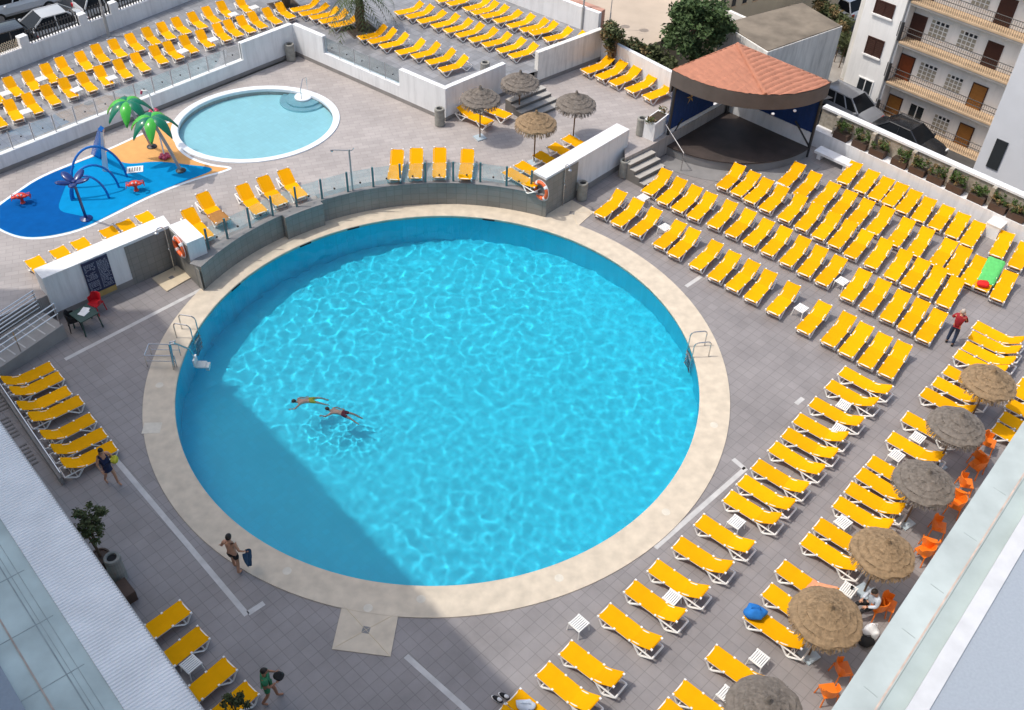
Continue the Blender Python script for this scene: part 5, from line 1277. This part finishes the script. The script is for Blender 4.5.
# ------------------------------------------------------------------ cars
def car(p, rz, L, mm, label, kind='sedan'):
    t = thing('parked_car', label, 'car', p, rz, 'parked cars'); W = .86; k = L/4.3
    H = {'sedan': 1.42, 'wagon': 1.46, 'van': 1.85, 'hatch': 1.45}[kind]
    if kind == 'van': st = [(-2.12, .45, .72, .78), (-2.05, .35, .98, .84), (1.3, .3, 1.02, .86), (1.75, .3, .92, .84), (2.08, .34, .72, .74), (2.14, .42, .6, .66)]
    else: st = [(-2.13, .48, .74, .70), (-2.05, .34, .90, .80), (-1.5, .28, .93, .86), (0, .26, .92, .87), (1.0, .28, .90, .85), (1.75, .3, .78, .80), (2.05, .34, .66, .72), (2.15, .42, .56, .6)]
    mb = MB(); vs = []; m = 10
    for x, z0, z1, w in st:
        zs = (z1-z0)
        for y, z in ((-w*.88, z0), (-w, z0+zs*.25), (-w, z0+zs*.7), (-w*.93, z1-.02), (-w*.6, z1+.015), (w*.6, z1+.015), (w*.93, z1-.02), (w, z0+zs*.7), (w, z0+zs*.25), (w*.88, z0)): vs.append((x*k, y, z))
    n_ = len(st); fs = [(i*m+j, (i+1)*m+j, (i+1)*m+(j+1) % m, i*m+(j+1) % m) for i in range(n_-1) for j in range(m)]+[tuple(range(m)), tuple((n_-1)*m+j for j in range(m))[::-1]]
    mb.add(vs, fs).build('body', mm, t, smooth=False)
    x0b, x0t, x1t, x1b = {'sedan': (-1.75, -1.05, .25, 1.05), 'wagon': (-2.0, -1.75, .25, 1.05), 'van': (-2.08, -2.0, .85, 1.5), 'hatch': (-1.98, -1.55, .3, 1.1)}[kind]
    zb = .90 if kind != 'van' else 1.0; wb, wt = .80, .60 if kind != 'van' else .72
    def P_(u, v, s): x = (x0b+(x1b-x0b)*u)*(1-v)+(x0t+(x1t-x0t)*u)*v; return Vector((x*k, s*(wb+(wt-wb)*v), zb+(H-zb)*v))
    vs = [P_(u, v, s) for v in (0, .97) for u, s in ((0, -1), (1, -1), (1, 1), (0, 1))]
    MB().add(vs, [(0, 1, 5, 4), (1, 2, 6, 5), (2, 3, 7, 6), (3, 0, 4, 7), (4, 5, 6, 7)]).build('windows', 'carglass', t)
    rf = MB(); g = 6; vs = []
    for i in range(g+1):
        for j in range(g+1):
            u, s = i/g, -1+2*j/g; q = P_(u, 1, s); q.z += .05*(1-s*s)*(1-(2*u-1)**2)+.005; q.y *= 1.03; vs.append(q)
    rf.add(vs, [(i*(g+1)+j, (i+1)*(g+1)+j, (i+1)*(g+1)+j+1, i*(g+1)+j+1) for i in range(g) for j in range(g)])
    for s in (-1, 1):
        for u in (0, 1): rf.tube([P_(u, 0, s*1.01), P_(u, 1, s*1.01)], .05, 5)
        for u in ((.5,) if kind == 'sedan' else (.42, .72)): rf.tube([P_(u, 0, s*1.012), P_(u, 1, s*1.012)], .04, 5)
        rf.tube([P_(0, 1, s), P_(1, 1, s)], .04, 5)
    if kind == 'van':                                        # panel van: sheet-metal sides behind the cab
        for s in (-1, 1): rf.add([P_(0, 0, s*1.015), P_(.62, 0, s*1.015), P_(.62, 1, s*1.015), P_(0, 1, s*1.015)], [(0, 1, 2, 3)])
    rf.build('roof', mm, t, smooth=False)
    for x in (-1.32, 1.36):
        for s in (-1, 1):
            w = thing('wheel', None, None, (x*k, s*.78, .31)); w.parent = t
            tf = MB(); ty = [(.315, -.1), (.315, .1)]
            def disc(mb_, r, y0, y1): 
                N = 18; vs = [(r*cos(2*pi*i/N), y, r*sin(2*pi*i/N)) for y in (y0, y1) for i in range(N)]
                mb_.add(vs, [(i, (i+1) % N, N+(i+1) % N, N+i) for i in range(N)]+[tuple(range(N)), tuple(range(N, 2*N))[::-1]])
            disc(tf, .315, -.1, .1); tf.build('tyre', 'tyre', w); rm = MB(); disc(rm, .2, -.112, .112); rm.build('rim', 'rim', w)
    for s in (-1, 1):
        MB().box(2.0*k, 2.1*k, s*.55-.15, s*.55+.15, .55, .68).build('headlight', 'lamp', t); MB().box(-2.14*k, -2.06*k, s*.64-.11, s*.64+.11, .66, .84).build('tail_light', 'taillamp', t)
        MB().ell((.95*k, s*.95, .95), (.09, .1, .07), nu=8, nv=6).build('wing_mirror', mm, t)
    MB().box(-2.16*k, -2.145*k, -.25, .25, .45, .56).build('number_plate', 'whitecloth', t)
    if p.x < -10: t.scale = (.95,)*3
    return t
car(Vector((*G2(908, 139, ZST+.6), ZST)), R(-46), 4.1, 'p_dark', 'black saloon car parked beyond the planter wall', 'sedan')
car(Vector((*G2(851, 108, ZST+.6), ZST)), R(-48), 3.8, 'p_grey', 'grey estate car parked beside the apartment corner', 'wagon')
car(Vector((*G2(45.5, 24.5, 2.5), 1.75)), R(222), 4.3, 'p_silver', 'silver saloon car behind the picket railing at top left', 'sedan')
car(Vector((*G2(17, -1, 2.5), 1.75)), R(222), 4.3, 'p_white', 'white van cut by the top left edge', 'van')
car(Vector((*G2(112, 1, 2.4), 1.75)), R(42), 4.0, 'p_silver', 'silver hatchback with red tail lights behind the railing', 'hatch')
car(Vector((*G2(-4, 47, 2.3), 1.75)), R(222), 4.0, 'p_dark', 'black car cut by the left edge beyond the wall', 'hatch')
car(Vector((*G2(834, 5, -1.6), -2.2)), R(130), 4.0, 'p_white', 'white car behind the flat-roofed building at the top', 'hatch')

# ------------------------------------------------------------------ background buildings
lb = thing('flat_roofed_building', 'low building with worn flat brown roof beyond the stage', 'building', G(805, 40, 0))
rp_ = [G2(x, y, 3.0) for x, y in ((768, 50.5), (843, 24.5), (803, 1), (722, 22))]
MB().prism(rp_, -2.2, 2.9).build('wall', 'whitegrey', lb, world=True)
MB().prism([lerp(p, (sum(q[0] for q in rp_)/4, sum(q[1] for q in rp_)/4), .03) for p in rp_], 2.903, 2.95).build('roof', 'oldroof', lb, world=True)
pr4 = MB()
for i in range(4): pr4.wall(rp_[i], rp_[(i+1) % 4], -.12, 2.903, 3.02) if False else None
tag(MB().wall(G2(716, 26, 1.2), G2(768, 50.5, 1.2), .2, -2.2, 2.3).build('yard_wall', 'whitegrey'), 'grey weathered yard wall between the round tree and the flat roof', 'wall')
cb = thing('cream_building', 'cream house with narrow grey windows at the top edge', 'building', G(735, 18, 0))
c0, c1 = G(708, 21, .5), G(772, 3, .5); cd = (c1-c0).normalized(); cn = Vector((-cd.y, cd.x, 0))
MB().wall(c0[:2], (c1+cd*6)[:2], 6, -2.2, 5.5).build('wall', 'cream', cb, world=True); MB().wall((c0-cn*.2-cd*.2)[:2], (c1+cd*6-cn*.2)[:2], 6.4, 5.503, 5.7).build('roof', 'rooftile', cb, world=True)
for k in range(5):
    q = c0+cd*(.8+k*.85)-cn*.02; w = MB().wall(q[:2], (q+cd*.3)[:2], .05, 1.0, 2.2).build('window', 'windark', cb, world=True); MB().wall((q-cd*.05-cn*.03)[:2], (q+cd*.35-cn*.03)[:2], .04, .92, .995).build('sill', 'tan', w, world=True)
hedge([(*G2(812, 3, .2), 0), (*G2(842, 18, .2), 0), (*G2(846, 40, .2), 0)], 'dark clipped hedge between the flat roof and the apartment street', 'leaf2', .35, -.8, 1.3, 41, 56)
struct(MB().sheet([G2(800, 78, -1.5), G2(850, 45, -1.5), G2(852, 95, -1.5), G2(820, 100, -1.5)], -1.5).build('yard', 'concrete'))

# ------------------------------------------------------------------ hotel wings in front: low roofs and the tall block that throws the big shadow
hl = thing('hotel_wing', 'hotel wing with corrugated white canopy and pale green roof on the left', 'building', (-10, 12, 0))
d_ = dirv(R(133.5)); nn = Vector((.7254, .6884, 0)); nn = Vector((d_.y, -d_.x, 0))
def off(pz): return pz.dot(nn)
oe = (off(G(0, 425, 3.5))+off(G(205, 710, 3.5)))/2; oi = (off(G(10, 532, 3.5))+off(G(123, 710, 3.5)))/2; og = (off(G(0, 617, 3.5))+off(G(54, 710, 3.5)))/2; ob = (off(G(0, 664, 3.5))+off(G(25, 710, 3.5)))/2
def lp(o, s): return nn*o+d_*s
s_a, s_b = -16, 26.5
mb = MB(); N = int((s_b-s_a)/.024); vs = []
for k in range(N+1):
    s = s_a+(s_b-s_a)*k/N; z = 3.5+.018*(1 if k % 4 in (0, 1) else -1)
    for o in (oe, oi): p = lp(o, s); vs.append((p.x, p.y, z+(.05 if o == oi else 0)))
mb.add(vs, [(2*k, 2*k+2, 2*k+3, 2*k+1) for k in range(N)])
mb.build('canopy', 'corr', hl, world=True)
mb = MB(); 
mb.wall(lp(oe+.03, s_b)[:2], lp(oe+.03, s_a)[:2], -.05, 3.36, 3.5); mb.build('gutter', 'rail', hl, world=True)
MB().wall(lp(oi-.05, s_a)[:2], lp(oi-.05, s_b)[:2], oi-ob-.6, 0, 3.4).build('ground_floor', 'whitegrey', hl, world=True) if False else MB().prism([lp(oi-.25, s_a)[:2], lp(oi-.25, s_b)[:2], lp(ob-4, s_b)[:2], lp(ob-4, s_a)[:2]], 0, 3.42).build('ground_floor', 'whitegrey', hl, world=True)
mb = MB().prism([lp(oi-.003, s_a)[:2], lp(oi-.003, s_b)[:2], lp(ob-4, s_b)[:2], lp(ob-4, s_a)[:2]], 3.423, 3.53)
mb.build('flat_roof', 'greenroof', hl, world=True)
mb = MB(); w = oi-og
for o, wd_ in ((oi-w*.28, .012), (oi-w*.42, .012), (oi-w*.5, .03)): mb.wall(lp(o, s_a)[:2], lp(o, s_b)[:2], wd_, 3.532, 3.538)
for k in range(24): s = s_a+k*1.75; mb.wall(lp(oi-w*.15, s)[:2], lp(ob-.1, s+.05)[:2], .02, 3.532, 3.537)
mb.build('roof_joints', 'crack', hl, world=True)
MB().wall(lp(og, s_a)[:2], lp(og, s_b)[:2], .04, 3.532, 3.55).build('rusty_joint', 'joint', hl, world=True)
MB().prism([lp(ob, s_a)[:2], lp(ob, s_b)[:2], lp(ob-1.2, s_b)[:2], lp(ob-1.2, s_a)[:2]], 3.532, 3.75).build('upstand', 'bluegrey', hl, world=True)
sp0 = Vector((*G2(131, 303), 0)); sp1 = Vector((*G2(512, 665), 0))
SUN_EL, SUN_AZ = R(61), R(4)                                     # shadows run almost straight to the right
shd = Vector((cos(SUN_AZ), sin(SUN_AZ), 0))/math.tan(SUN_EL)
TS = d_; toff = -3.2
shn = (off(sp0)+off(sp1))/2; TH = (shn-toff)/shd.dot(nn)
e_end = (sp0-shd*TH).dot(d_)-.9
tb = MB().prism([lp(toff, s_a-10)[:2], lp(toff, e_end)[:2], lp(toff-16, e_end)[:2], lp(toff-16, s_a-10)[:2]], -2.5, TH)
tower = thing('hotel_tower', 'tall hotel block outside the frame on the left that shades the deck', 'building', lp(toff, 0))
tb.build('wall', 'white', tower, world=True)
for fl in range(int(TH/2.9)):
    MB().wall(lp(toff+.02, s_a)[:2], lp(toff+.02, e_end-.5)[:2], -.9, 3.8+fl*2.9, 3.95+fl*2.9).build('balcony', 'slabgrey', tower, world=True) if 3.95+fl*2.9 < TH-3 and False else None
hr_ = thing('hotel_roof', 'pale green lower roof with white parapet and blue-grey deck on the right', 'building', (14, 16, 0))
dr = dirv(R(51.0)); nr = Vector((-dr.y, dr.x, 0))
def offr(p): return p.dot(nr)
ZR = 4.0
qe = (offr(G(1024, 430, ZR))+offr(G(823, 710, ZR)))/2; qp = (offr(G(988.7, 532, ZR))+offr(G(879.6, 710, ZR)))/2; qw = (offr(G(1015, 532, ZR+.4))+offr(G(903, 710, ZR+.4)))/2; qb = (offr(G(1024, 560, ZR+.4))+offr(G(922, 710, ZR+.4)))/2
def rpnt(o, s): return nr*o+dr*s
ra, rb = -14, 27
MB().prism([rpnt(qe-.25, ra)[:2], rpnt(qe-.25, rb)[:2], rpnt(-14, rb)[:2], rpnt(-14, ra)[:2]], 0, ZR-.15).build('wall', 'whitegrey', hr_, world=True)
MB().prism([rpnt(qe, ra)[:2], rpnt(qe, rb)[:2], rpnt(qp, rb)[:2], rpnt(qp, ra)[:2]], ZR-.147, ZR).build('parapet_slab', 'greenroof_r', hr_, world=True)
MB().prism([rpnt(qp-.003, ra)[:2], rpnt(qp-.003, rb)[:2], rpnt(qw, rb)[:2], rpnt(qw, ra)[:2]], ZR-.147, ZR-.03).build('gutter', 'greenroof2', hr_, world=True)
jt = MB().wall(rpnt(qp+.03, ra)[:2], rpnt(qp+.03, rb)[:2], .045, ZR+.002, ZR+.012); jt.build('rusty_joint', 'joint', hr_, world=True)
cj = MB(); rr = random.Random(5)
for k in range(20): s = ra+k*2.05+rr.uniform(-.3, .3); cj.wall(rpnt(qe-.3, s)[:2], rpnt(qp+.15, s-.05)[:2], .018, ZR+.002, ZR+.007)
cj.build('slab_joints', 'crack', hr_, world=True)
MB().prism([rpnt(qw-.003, ra)[:2], rpnt(qw-.003, rb)[:2], rpnt(qb, rb)[:2], rpnt(qb, ra)[:2]], ZR-.147, ZR+.4).build('upstand', 'upwhite', hr_, world=True)
MB().prism([rpnt(qb-.003, ra)[:2], rpnt(qb-.003, rb)[:2], rpnt(-14, rb)[:2], rpnt(-14, ra)[:2]], ZR-.147, ZR+.36).build('roof_deck', 'bluegrey', hr_, world=True)
# ------------------------------------------------------------------ people
M['skin_pale'] = mat('pale_skin', (.60, .38, .29), .5, .06, 6)
def skin_mesh(nodes, edges, root, sub=1):
    names = list(nodes); idx = {n: i for i, n in enumerate(names)}
    me = bpy.data.meshes.new('tmp'); me.from_pydata([nodes[n][0] for n in names], [(idx[a], idx[b]) for a, b in edges], [])
    o = bpy.data.objects.new('tmp', me); col.objects.link(o)
    m = o.modifiers.new('s', 'SKIN'); m.use_smooth_shade = True
    for n in names:
        sv = me.skin_vertices[0].data[idx[n]]; r = nodes[n][1]; sv.radius = r if isinstance(r, tuple) else (r, r); sv.use_root = (n == root)
    o.modifiers.new('ss', 'SUBSURF').levels = sub
    dg = bpy.context.evaluated_depsgraph_get(); dg.update(); ev = o.evaluated_get(dg); em = ev.to_mesh()
    vs = [tuple(v.co) for v in em.vertices]; fs = [tuple(p.vertices) for p in em.polygons]
    ev.to_mesh_clear(); bpy.data.objects.remove(o); bpy.data.meshes.remove(me)
    return vs, fs
BASE = dict(pelvis=(0, 0, .94), belly=(0, 0, 1.08), chest=(0, 0, 1.30), neck=(0, 0, 1.47), skull=(.01, 0, 1.56),
            shL=(0, .17, 1.41), shR=(0, -.17, 1.41), elL=(-.02, .25, 1.13), elR=(-.02, -.25, 1.13), wrL=(.06, .26, .90), wrR=(.06, -.26, .90),
            hipL=(0, .09, .89), hipR=(0, -.09, .89), knL=(.03, .10, .50), knR=(.03, -.10, .50), anL=(0, .10, .085), anR=(0, -.10, .085), toL=(.17, .11, .035), toR=(.17, -.11, .035))
RAD = dict(pelvis=(.135, .105), belly=(.125, .095), chest=(.145, .10), neck=.055, skull=.06, shL=.062, shR=.062, elL=.042, elR=.042, wrL=.028, wrR=.028,
           hipL=.085, hipR=.085, knL=.056, knR=.056, anL=.04, anR=.04, toL=.035, toR=.035)
EDG = [('pelvis', 'belly'), ('belly', 'chest'), ('chest', 'neck'), ('neck', 'skull'), ('chest', 'shL'), ('shL', 'elL'), ('elL', 'wrL'), ('chest', 'shR'), ('shR', 'elR'), ('elR', 'wrR'),
       ('pelvis', 'hipL'), ('hipL', 'knL'), ('knL', 'anL'), ('anL', 'toL'), ('pelvis', 'hipR'), ('hipR', 'knR'), ('knR', 'anR'), ('anR', 'toR')]
def person(loc, rz, label, pose={}, look=(1, 0, 0), skin='skin', hair='hair_dark', clothes=(), scale=1., group=None, hairlen=0, tilt=None):
    t = thing('person', label, 'person', loc, rz, group)
    J = {k: Vector(v) for k, v in BASE.items()}
    J.update({k: Vector(v) for k, v in pose.items()})
    nodes = {k: (J[k]*scale, tuple(r*scale for r in RAD[k]) if isinstance(RAD[k], tuple) else RAD[k]*scale) for k in J}
    mb = MB(); mb.add(*skin_mesh(nodes, EDG, 'pelvis'))
    # head, looking along look
    f = Vector(look).normalized(); nk = (J['skull']-J['neck']).normalized() if tilt is None else Vector(tilt).normalized()
    s = nk.cross(f).normalized(); f = s.cross(nk).normalized(); rot = Matrix((f, s, nk)).transposed(); hc = (J['skull']+nk*.06+f*.015)*scale
    def hp_(x, y, z): return hc+rot@(Vector((x, y, z))*scale)
    mb.ell(hc, (.098*scale, .077*scale, .118*scale), 0, rot, 14, 10)
    mb.ell(hp_(.035, 0, -.06), (.058*scale, .054*scale, .06*scale), 0, rot, 10, 8)
    mb.ell(hp_(.102, 0, -.015), (.018*scale, .014*scale, .026*scale), 0, rot, 8, 6)
    for k in (-1, 1):
        mb.ell(hp_(-.005, k*.078, -.01), (.02*scale, .012*scale, .032*scale), 0, rot, 8, 6)
        mb.ell(hp_(.087, k*.031, .008), (.010*scale, .013*scale, .008*scale), 1, rot, 8, 6)
    mb.ell(hp_(.086, 0, -.062), (.012*scale, .024*scale, .007*scale), 2, rot, 8, 6)
    for sd, k in (('L', 1), ('R', -1)):                        # hands: palm, four curled fingers of different length, a thumb from the palm's side
        w, e = J['wr'+sd]*scale, J['el'+sd]*scale; d = (w-e).normalized(); a = d.cross(Vector((0, 0, 1)) if abs(d.z) < .9 else Vector((1, 0, 0))).normalized(); b = d.cross(a)*k
        palm_ = w+d*.05*scale; rt = Matrix((d, a, b)).transposed(); mb.ell(palm_, (.052*scale, .04*scale, .018*scale), 0, rt, 10, 6)
        for i, ln in enumerate((.062, .072, .068, .052)):
            p0 = palm_+d*.035*scale+a*((-.03+.02*i)*scale); p1 = p0+d*ln*.55*scale+b*.008*scale; p2 = p1+d*ln*.4*scale+b*.03*scale; mb.tube([p0, p1, p2], .0095*scale, 5, r1=.007*scale)
        p0 = palm_-a*.03*scale-d*.012*scale; mb.tube([p0, p0-a*.03*scale+d*.025*scale, p0-a*.035*scale+d*.055*scale+b*.015*scale], .011*scale, 5, r1=.008*scale)
    mb.build('body', [skin, 'eye', 'lip'], t, smooth=True)
    if hair:
        hb = MB(); n0 = len(hb.v); hb.ell(hp_(-.012, 0, .022), (.104*scale, .085*scale, .112*scale), 0, rot, 14, 10)
        keep = []
        for v in hb.v:
            l = rot.transposed()@(Vector(v)-hc); 
            if l.x > .045*scale and l.z < .05*scale: v = tuple(hc+rot@Vector((.045*scale, l.y*.8, l.z)))
            keep.append(v)
        hb.v = keep
        if hairlen: hb.ell(hp_(-.06, 0, -.10), (.05*scale, .075*scale, hairlen*scale), 0, rot, 12, 8)
        hb.build('hair', hair, t, smooth=True)
    for nm, mm, kind in clothes:
        nd = {}; ed = []
        def nn_(k, p, r): nd[k] = (p*scale, tuple(q*scale for q in r) if isinstance(r, tuple) else r*scale)
        if kind in ('shirt', 'tee'):
            nn_('pelvis', J['pelvis'].lerp(J['belly'], .1), (.155, .125)); nn_('belly', J['belly'], (.148, .118)); nn_('chest', J['chest'], (.185, .145)); nn_('neck', J['chest'].lerp(J['neck'], .72), (.12, .10)); ed = [('pelvis', 'belly'), ('belly', 'chest'), ('chest', 'neck')]
            for sd in 'LR':
                nn_('sh'+sd, J['sh'+sd], .098); ed.append(('chest', 'sh'+sd))
                if kind == 'shirt': nn_('el'+sd, J['el'+sd], .06); nn_('wr'+sd, J['el'+sd].lerp(J['wr'+sd], .93), .046); ed += [('sh'+sd, 'el'+sd), ('el'+sd, 'wr'+sd)]
                else: nn_('el'+sd, J['sh'+sd].lerp(J['el'+sd], .6), .068); ed.append(('sh'+sd, 'el'+sd))
            root = 'belly'
        elif kind in ('trousers', 'shorts'):
            nn_('waist', J['pelvis'].lerp(J['belly'], .5), (.150, .118)); nn_('pelvis', J['pelvis'], (.152, .122)); ed = [('waist', 'pelvis')]
            for sd in 'LR':
                nn_('hip'+sd, J['hip'+sd], .102); ed.append(('pelvis', 'hip'+sd))
                if kind == 'trousers': nn_('kn'+sd, J['kn'+sd], .074); nn_('an'+sd, J['kn'+sd].lerp(J['an'+sd], .93), .060); ed += [('hip'+sd, 'kn'+sd), ('kn'+sd, 'an'+sd)]
                else: nn_('kn'+sd, J['hip'+sd].lerp(J['kn'+sd], .62), .092); ed.append(('hip'+sd, 'kn'+sd))
            root = 'pelvis'
        elif kind == 'dress':
            nn_('hem', (J['knL']+J['knR'])/2+Vector((0, 0, .12)), (.20, .17)); nn_('pelvis', J['pelvis'], (.165, .14)); nn_('belly', J['belly'], (.142, .112)); nn_('chest', J['chest'], (.162, .12)); nn_('neck', J['chest'].lerp(J['neck'], .5), (.09, .075))
            ed = [('hem', 'pelvis'), ('pelvis', 'belly'), ('belly', 'chest'), ('chest', 'neck')]
            for sd in 'LR': nn_('sh'+sd, J['sh'+sd].lerp(J['chest'], .15), .078); ed.append(('chest', 'sh'+sd))
            root = 'pelvis'
        c = MB(); c.add(*skin_mesh(nd, ed, root)); c.build(nm, mm, t, smooth=True)
    if any(k == 'trousers' for _, _, k in clothes):
        for sd in 'LR':
            a, b = J['an'+sd]*scale, J['to'+sd]*scale; MB().tube([a-Vector((.04, 0, .03))*scale, (a+b)/2-Vector((0, 0, .02))*scale, b], .05*scale, 7, r1=.035*scale).build('shoe', 'black', t, smooth=True)
    return t
walk = dict(knL=(.16, .10, .52), anL=(.20, .10, .10), toL=(.37, .11, .06), knR=(-.02, -.10, .50), anR=(-.22, -.10, .13), toR=(-.07, -.11, .04))
person(G(948.8, 344, 0), R(58), 'person in red long-sleeved shirt and jeans with hands raised to the face', dict(elL=(.10, .27, 1.18), elR=(.10, -.27, 1.18), wrL=(.25, .11, 1.36), wrR=(.25, -.11, 1.36), anL=(.05, .12, .085), toL=(.22, .13, .035), anR=(-.05, -.12, .085), toR=(.12, -.13, .035), knL=(.05, .11, .5), knR=(.0, -.11, .5)),
       hair='hair_grey', clothes=(('shirt', 'red', 'shirt'), ('trousers', 'jeans', 'trousers')), scale=1.0)
pw_ = person(G(237, 571, 0), R(75), 'shirtless person in black shorts walking to the pool with a blue towel', dict(knL=(.10, .11, .5), anL=(.10, .12, .09), toL=(.26, .14, .04), knR=(.0, -.11, .5), anR=(-.10, -.12, .1), toR=(.06, -.13, .04), elR=(-.03, -.27, 1.15), wrR=(.10, -.34, .98), elL=(.0, .29, 1.14), wrL=(.12, .40, .98)), clothes=(('shorts', 'black', 'shorts'),), scale=1.02)
tw_ = thing('towel', 'blue towel hanging from the shirtless walker\'s hand', 'towel', pw_.location+Matrix.Rotation(R(75), 3, 'Z')@Vector((.14, -.38, 0)), R(75))
mb = MB(); vs = []; n, m = 10, 6
for lay in (0, 1):
    for i in range(n+1):
        for j in range(m+1): u = j/m-.5; w = .12+.26*sin(pi*min(1, .15+i/n*.8)); vs.append((u*w, -.03*lay+.05*sin(u*9+i*.4), .98-.72*i/n))
K = (n+1)*(m+1); fs = []
for i in range(n):
    for j in range(m): q = (i*(m+1)+j, (i+1)*(m+1)+j, (i+1)*(m+1)+j+1, i*(m+1)+j+1); fs += [q, tuple(K+v for v in q)[::-1]]
mb.add(vs, fs).build('cloth', 'bluetowel', tw_, smooth=True)
pn = person(G(112.5, 483, 0), R(-35), 'person in a navy dress walking past the shaded sunbeds with a yellow-green bundle', dict(walk, elL=(.10, .27, 1.16), wrL=(.26, .16, 1.24), elR=(.02, -.27, 1.15), wrR=(.14, -.26, .98)), clothes=(('dress', 'navy', 'dress'),), scale=.97, hairlen=.13)
o = bag(pn.location+Matrix.Rotation(R(-35), 3, 'Z')@Vector((.34, .16, 1.12)), 'yellowcloth', 'yellow-green bundle held by the person in navy', (.13, .13, .13), 'bundle', 2)
pg = person(G(271, 701, 0), R(15), 'person with black hair in a green top standing beside the last shaded sunbed', dict(walk, elL=(.08, .26, 1.16), wrL=(.28, .17, 1.20), elR=(.08, -.26, 1.16), wrR=(.28, -.15, 1.18)), skin='skin_tan', clothes=(('top', 'green', 'tee'), ('shorts', 'green', 'shorts')), scale=.97)
bag(pg.location+Matrix.Rotation(R(15), 3, 'Z')@Vector((.37, .0, 1.10)), 'black', 'black bundle carried by the person in green', (.15, .14, .1), 'bundle', 6)
sit = dict(pelvis=(0, 0, .50), belly=(.0, 0, .66), chest=(.05, 0, .88), neck=(.1, 0, 1.04), skull=(.14, 0, 1.12), shL=(.06, .17, .98), shR=(.06, -.17, .98), elL=(.12, .25, .74), elR=(.12, -.25, .74), wrL=(.33, .14, .66), wrR=(.33, -.14, .66),
           hipL=(.05, .09, .49), hipR=(.05, -.09, .49), knL=(.46, .13, .50), knR=(.46, -.13, .50), anL=(.48, .13, .085), anR=(.48, -.13, .085), toL=(.65, .14, .035), toR=(.65, -.14, .035))
q = G(874, 603, .55); person((q.x, q.y, 0), R(195), 'person in pale blue shirt and black trousers seated on an orange chair under the umbrella', sit, clothes=(('shirt', 'pale', 'shirt'), ('trousers', 'black', 'trousers')))
q = G(869, 634, .5); bag(Vector((q.x, q.y, .0)), 'black', 'black bag on the ground between the umbrella and the roof edge', (.26, .2, .17), seed=8); q = G(870, 626, .6); bag(Vector((q.x+.12, q.y, .0)), 'whitecloth', 'white bag next to the black bag under the umbrella rim', (.22, .2, .3), seed=9)
swim = dict(pelvis=(0, 0, .0), belly=(.15, 0, .01), chest=(.38, 0, .02), neck=(.56, 0, .05), skull=(.64, 0, .10), shL=(.48, .18, .02), shR=(.48, -.18, .02), elL=(.66, .34, -.04), elR=(.36, -.32, -.10), wrL=(.82, .30, -.08), wrR=(.16, -.36, -.20),
            hipL=(-.06, .09, -.02), hipR=(-.06, -.09, -.02), knL=(-.40, .15, -.16), knR=(-.42, -.15, -.18), anL=(-.70, .22, -.38), anR=(-.72, -.20, -.48), toL=(-.82, .23, -.46), toR=(-.84, -.21, -.56))
def swimmer(px0, px1, mm, label):
    a, b = G(*px0, -.1), G(*px1, -.1); d = a-b; rz = atan2(d.y, d.x); c = a-dirv(rz)*.55
    person((c.x, c.y, -.20), rz, label, swim, look=(1, 0, .1), tilt=(.35, 0, .94), clothes=(('shorts', mm, 'shorts'),), scale=.8, skin='skin_pale', group='swimmers in the round pool')
swimmer((293.5, 402), (322, 397), 'yellowcloth', 'swimmer in yellow shorts, the left one of two in the pool')
swimmer((327, 409.5), (352, 413.5), 'maroon', 'swimmer in dark red shorts, the right one of two in the pool')

# ------------------------------------------------------------------ light
w = bpy.data.worlds.new('World'); sc.world = w; w.use_nodes = True
nt = w.node_tree; bg = nt.nodes['Background']; sky = nt.nodes.new('ShaderNodeTexSky'); sky.sky_type = 'NISHITA'; sky.sun_disc = False
sky.sun_elevation = SUN_EL; sky.sun_rotation = R(270)-SUN_AZ+R(0); sky.air_density = 1.4; sky.dust_density = 4.0; sky.ozone_density = .6
nt.links.new(sky.outputs[0], bg.inputs[0]); bg.inputs[1].default_value = .15
sl = bpy.data.lights.new('sun', 'SUN'); sl.energy = 2.0; sl.angle = R(.53); sl.color = (1.0, .955, .88)
so = bpy.data.objects.new('sun', sl); col.objects.link(so); so.location = (-30, 20, 60)
so.rotation_euler = Vector((cos(SUN_AZ)*cos(SUN_EL), sin(SUN_AZ)*cos(SUN_EL), -sin(SUN_EL))).to_track_quat('-Z', 'Y').to_euler()
sl.cycles.is_caustics_light = True
sc.render.engine = 'CYCLES'
vs_ = sc.view_settings; vs_.view_transform = 'Standard'; vs_.look = 'None'; vs_.exposure = .36; vs_.gamma = 1; vs_.use_curve_mapping = False
cy = sc.cycles; cy.use_denoising = True; cy.max_bounces = 8; cy.transparent_max_bounces = 12; cy.caustics_reflective = False; cy.caustics_refractive = True; cy.blur_glossy = .5; cy.sample_clamp_indirect = 4; cy.sample_clamp_direct = 0
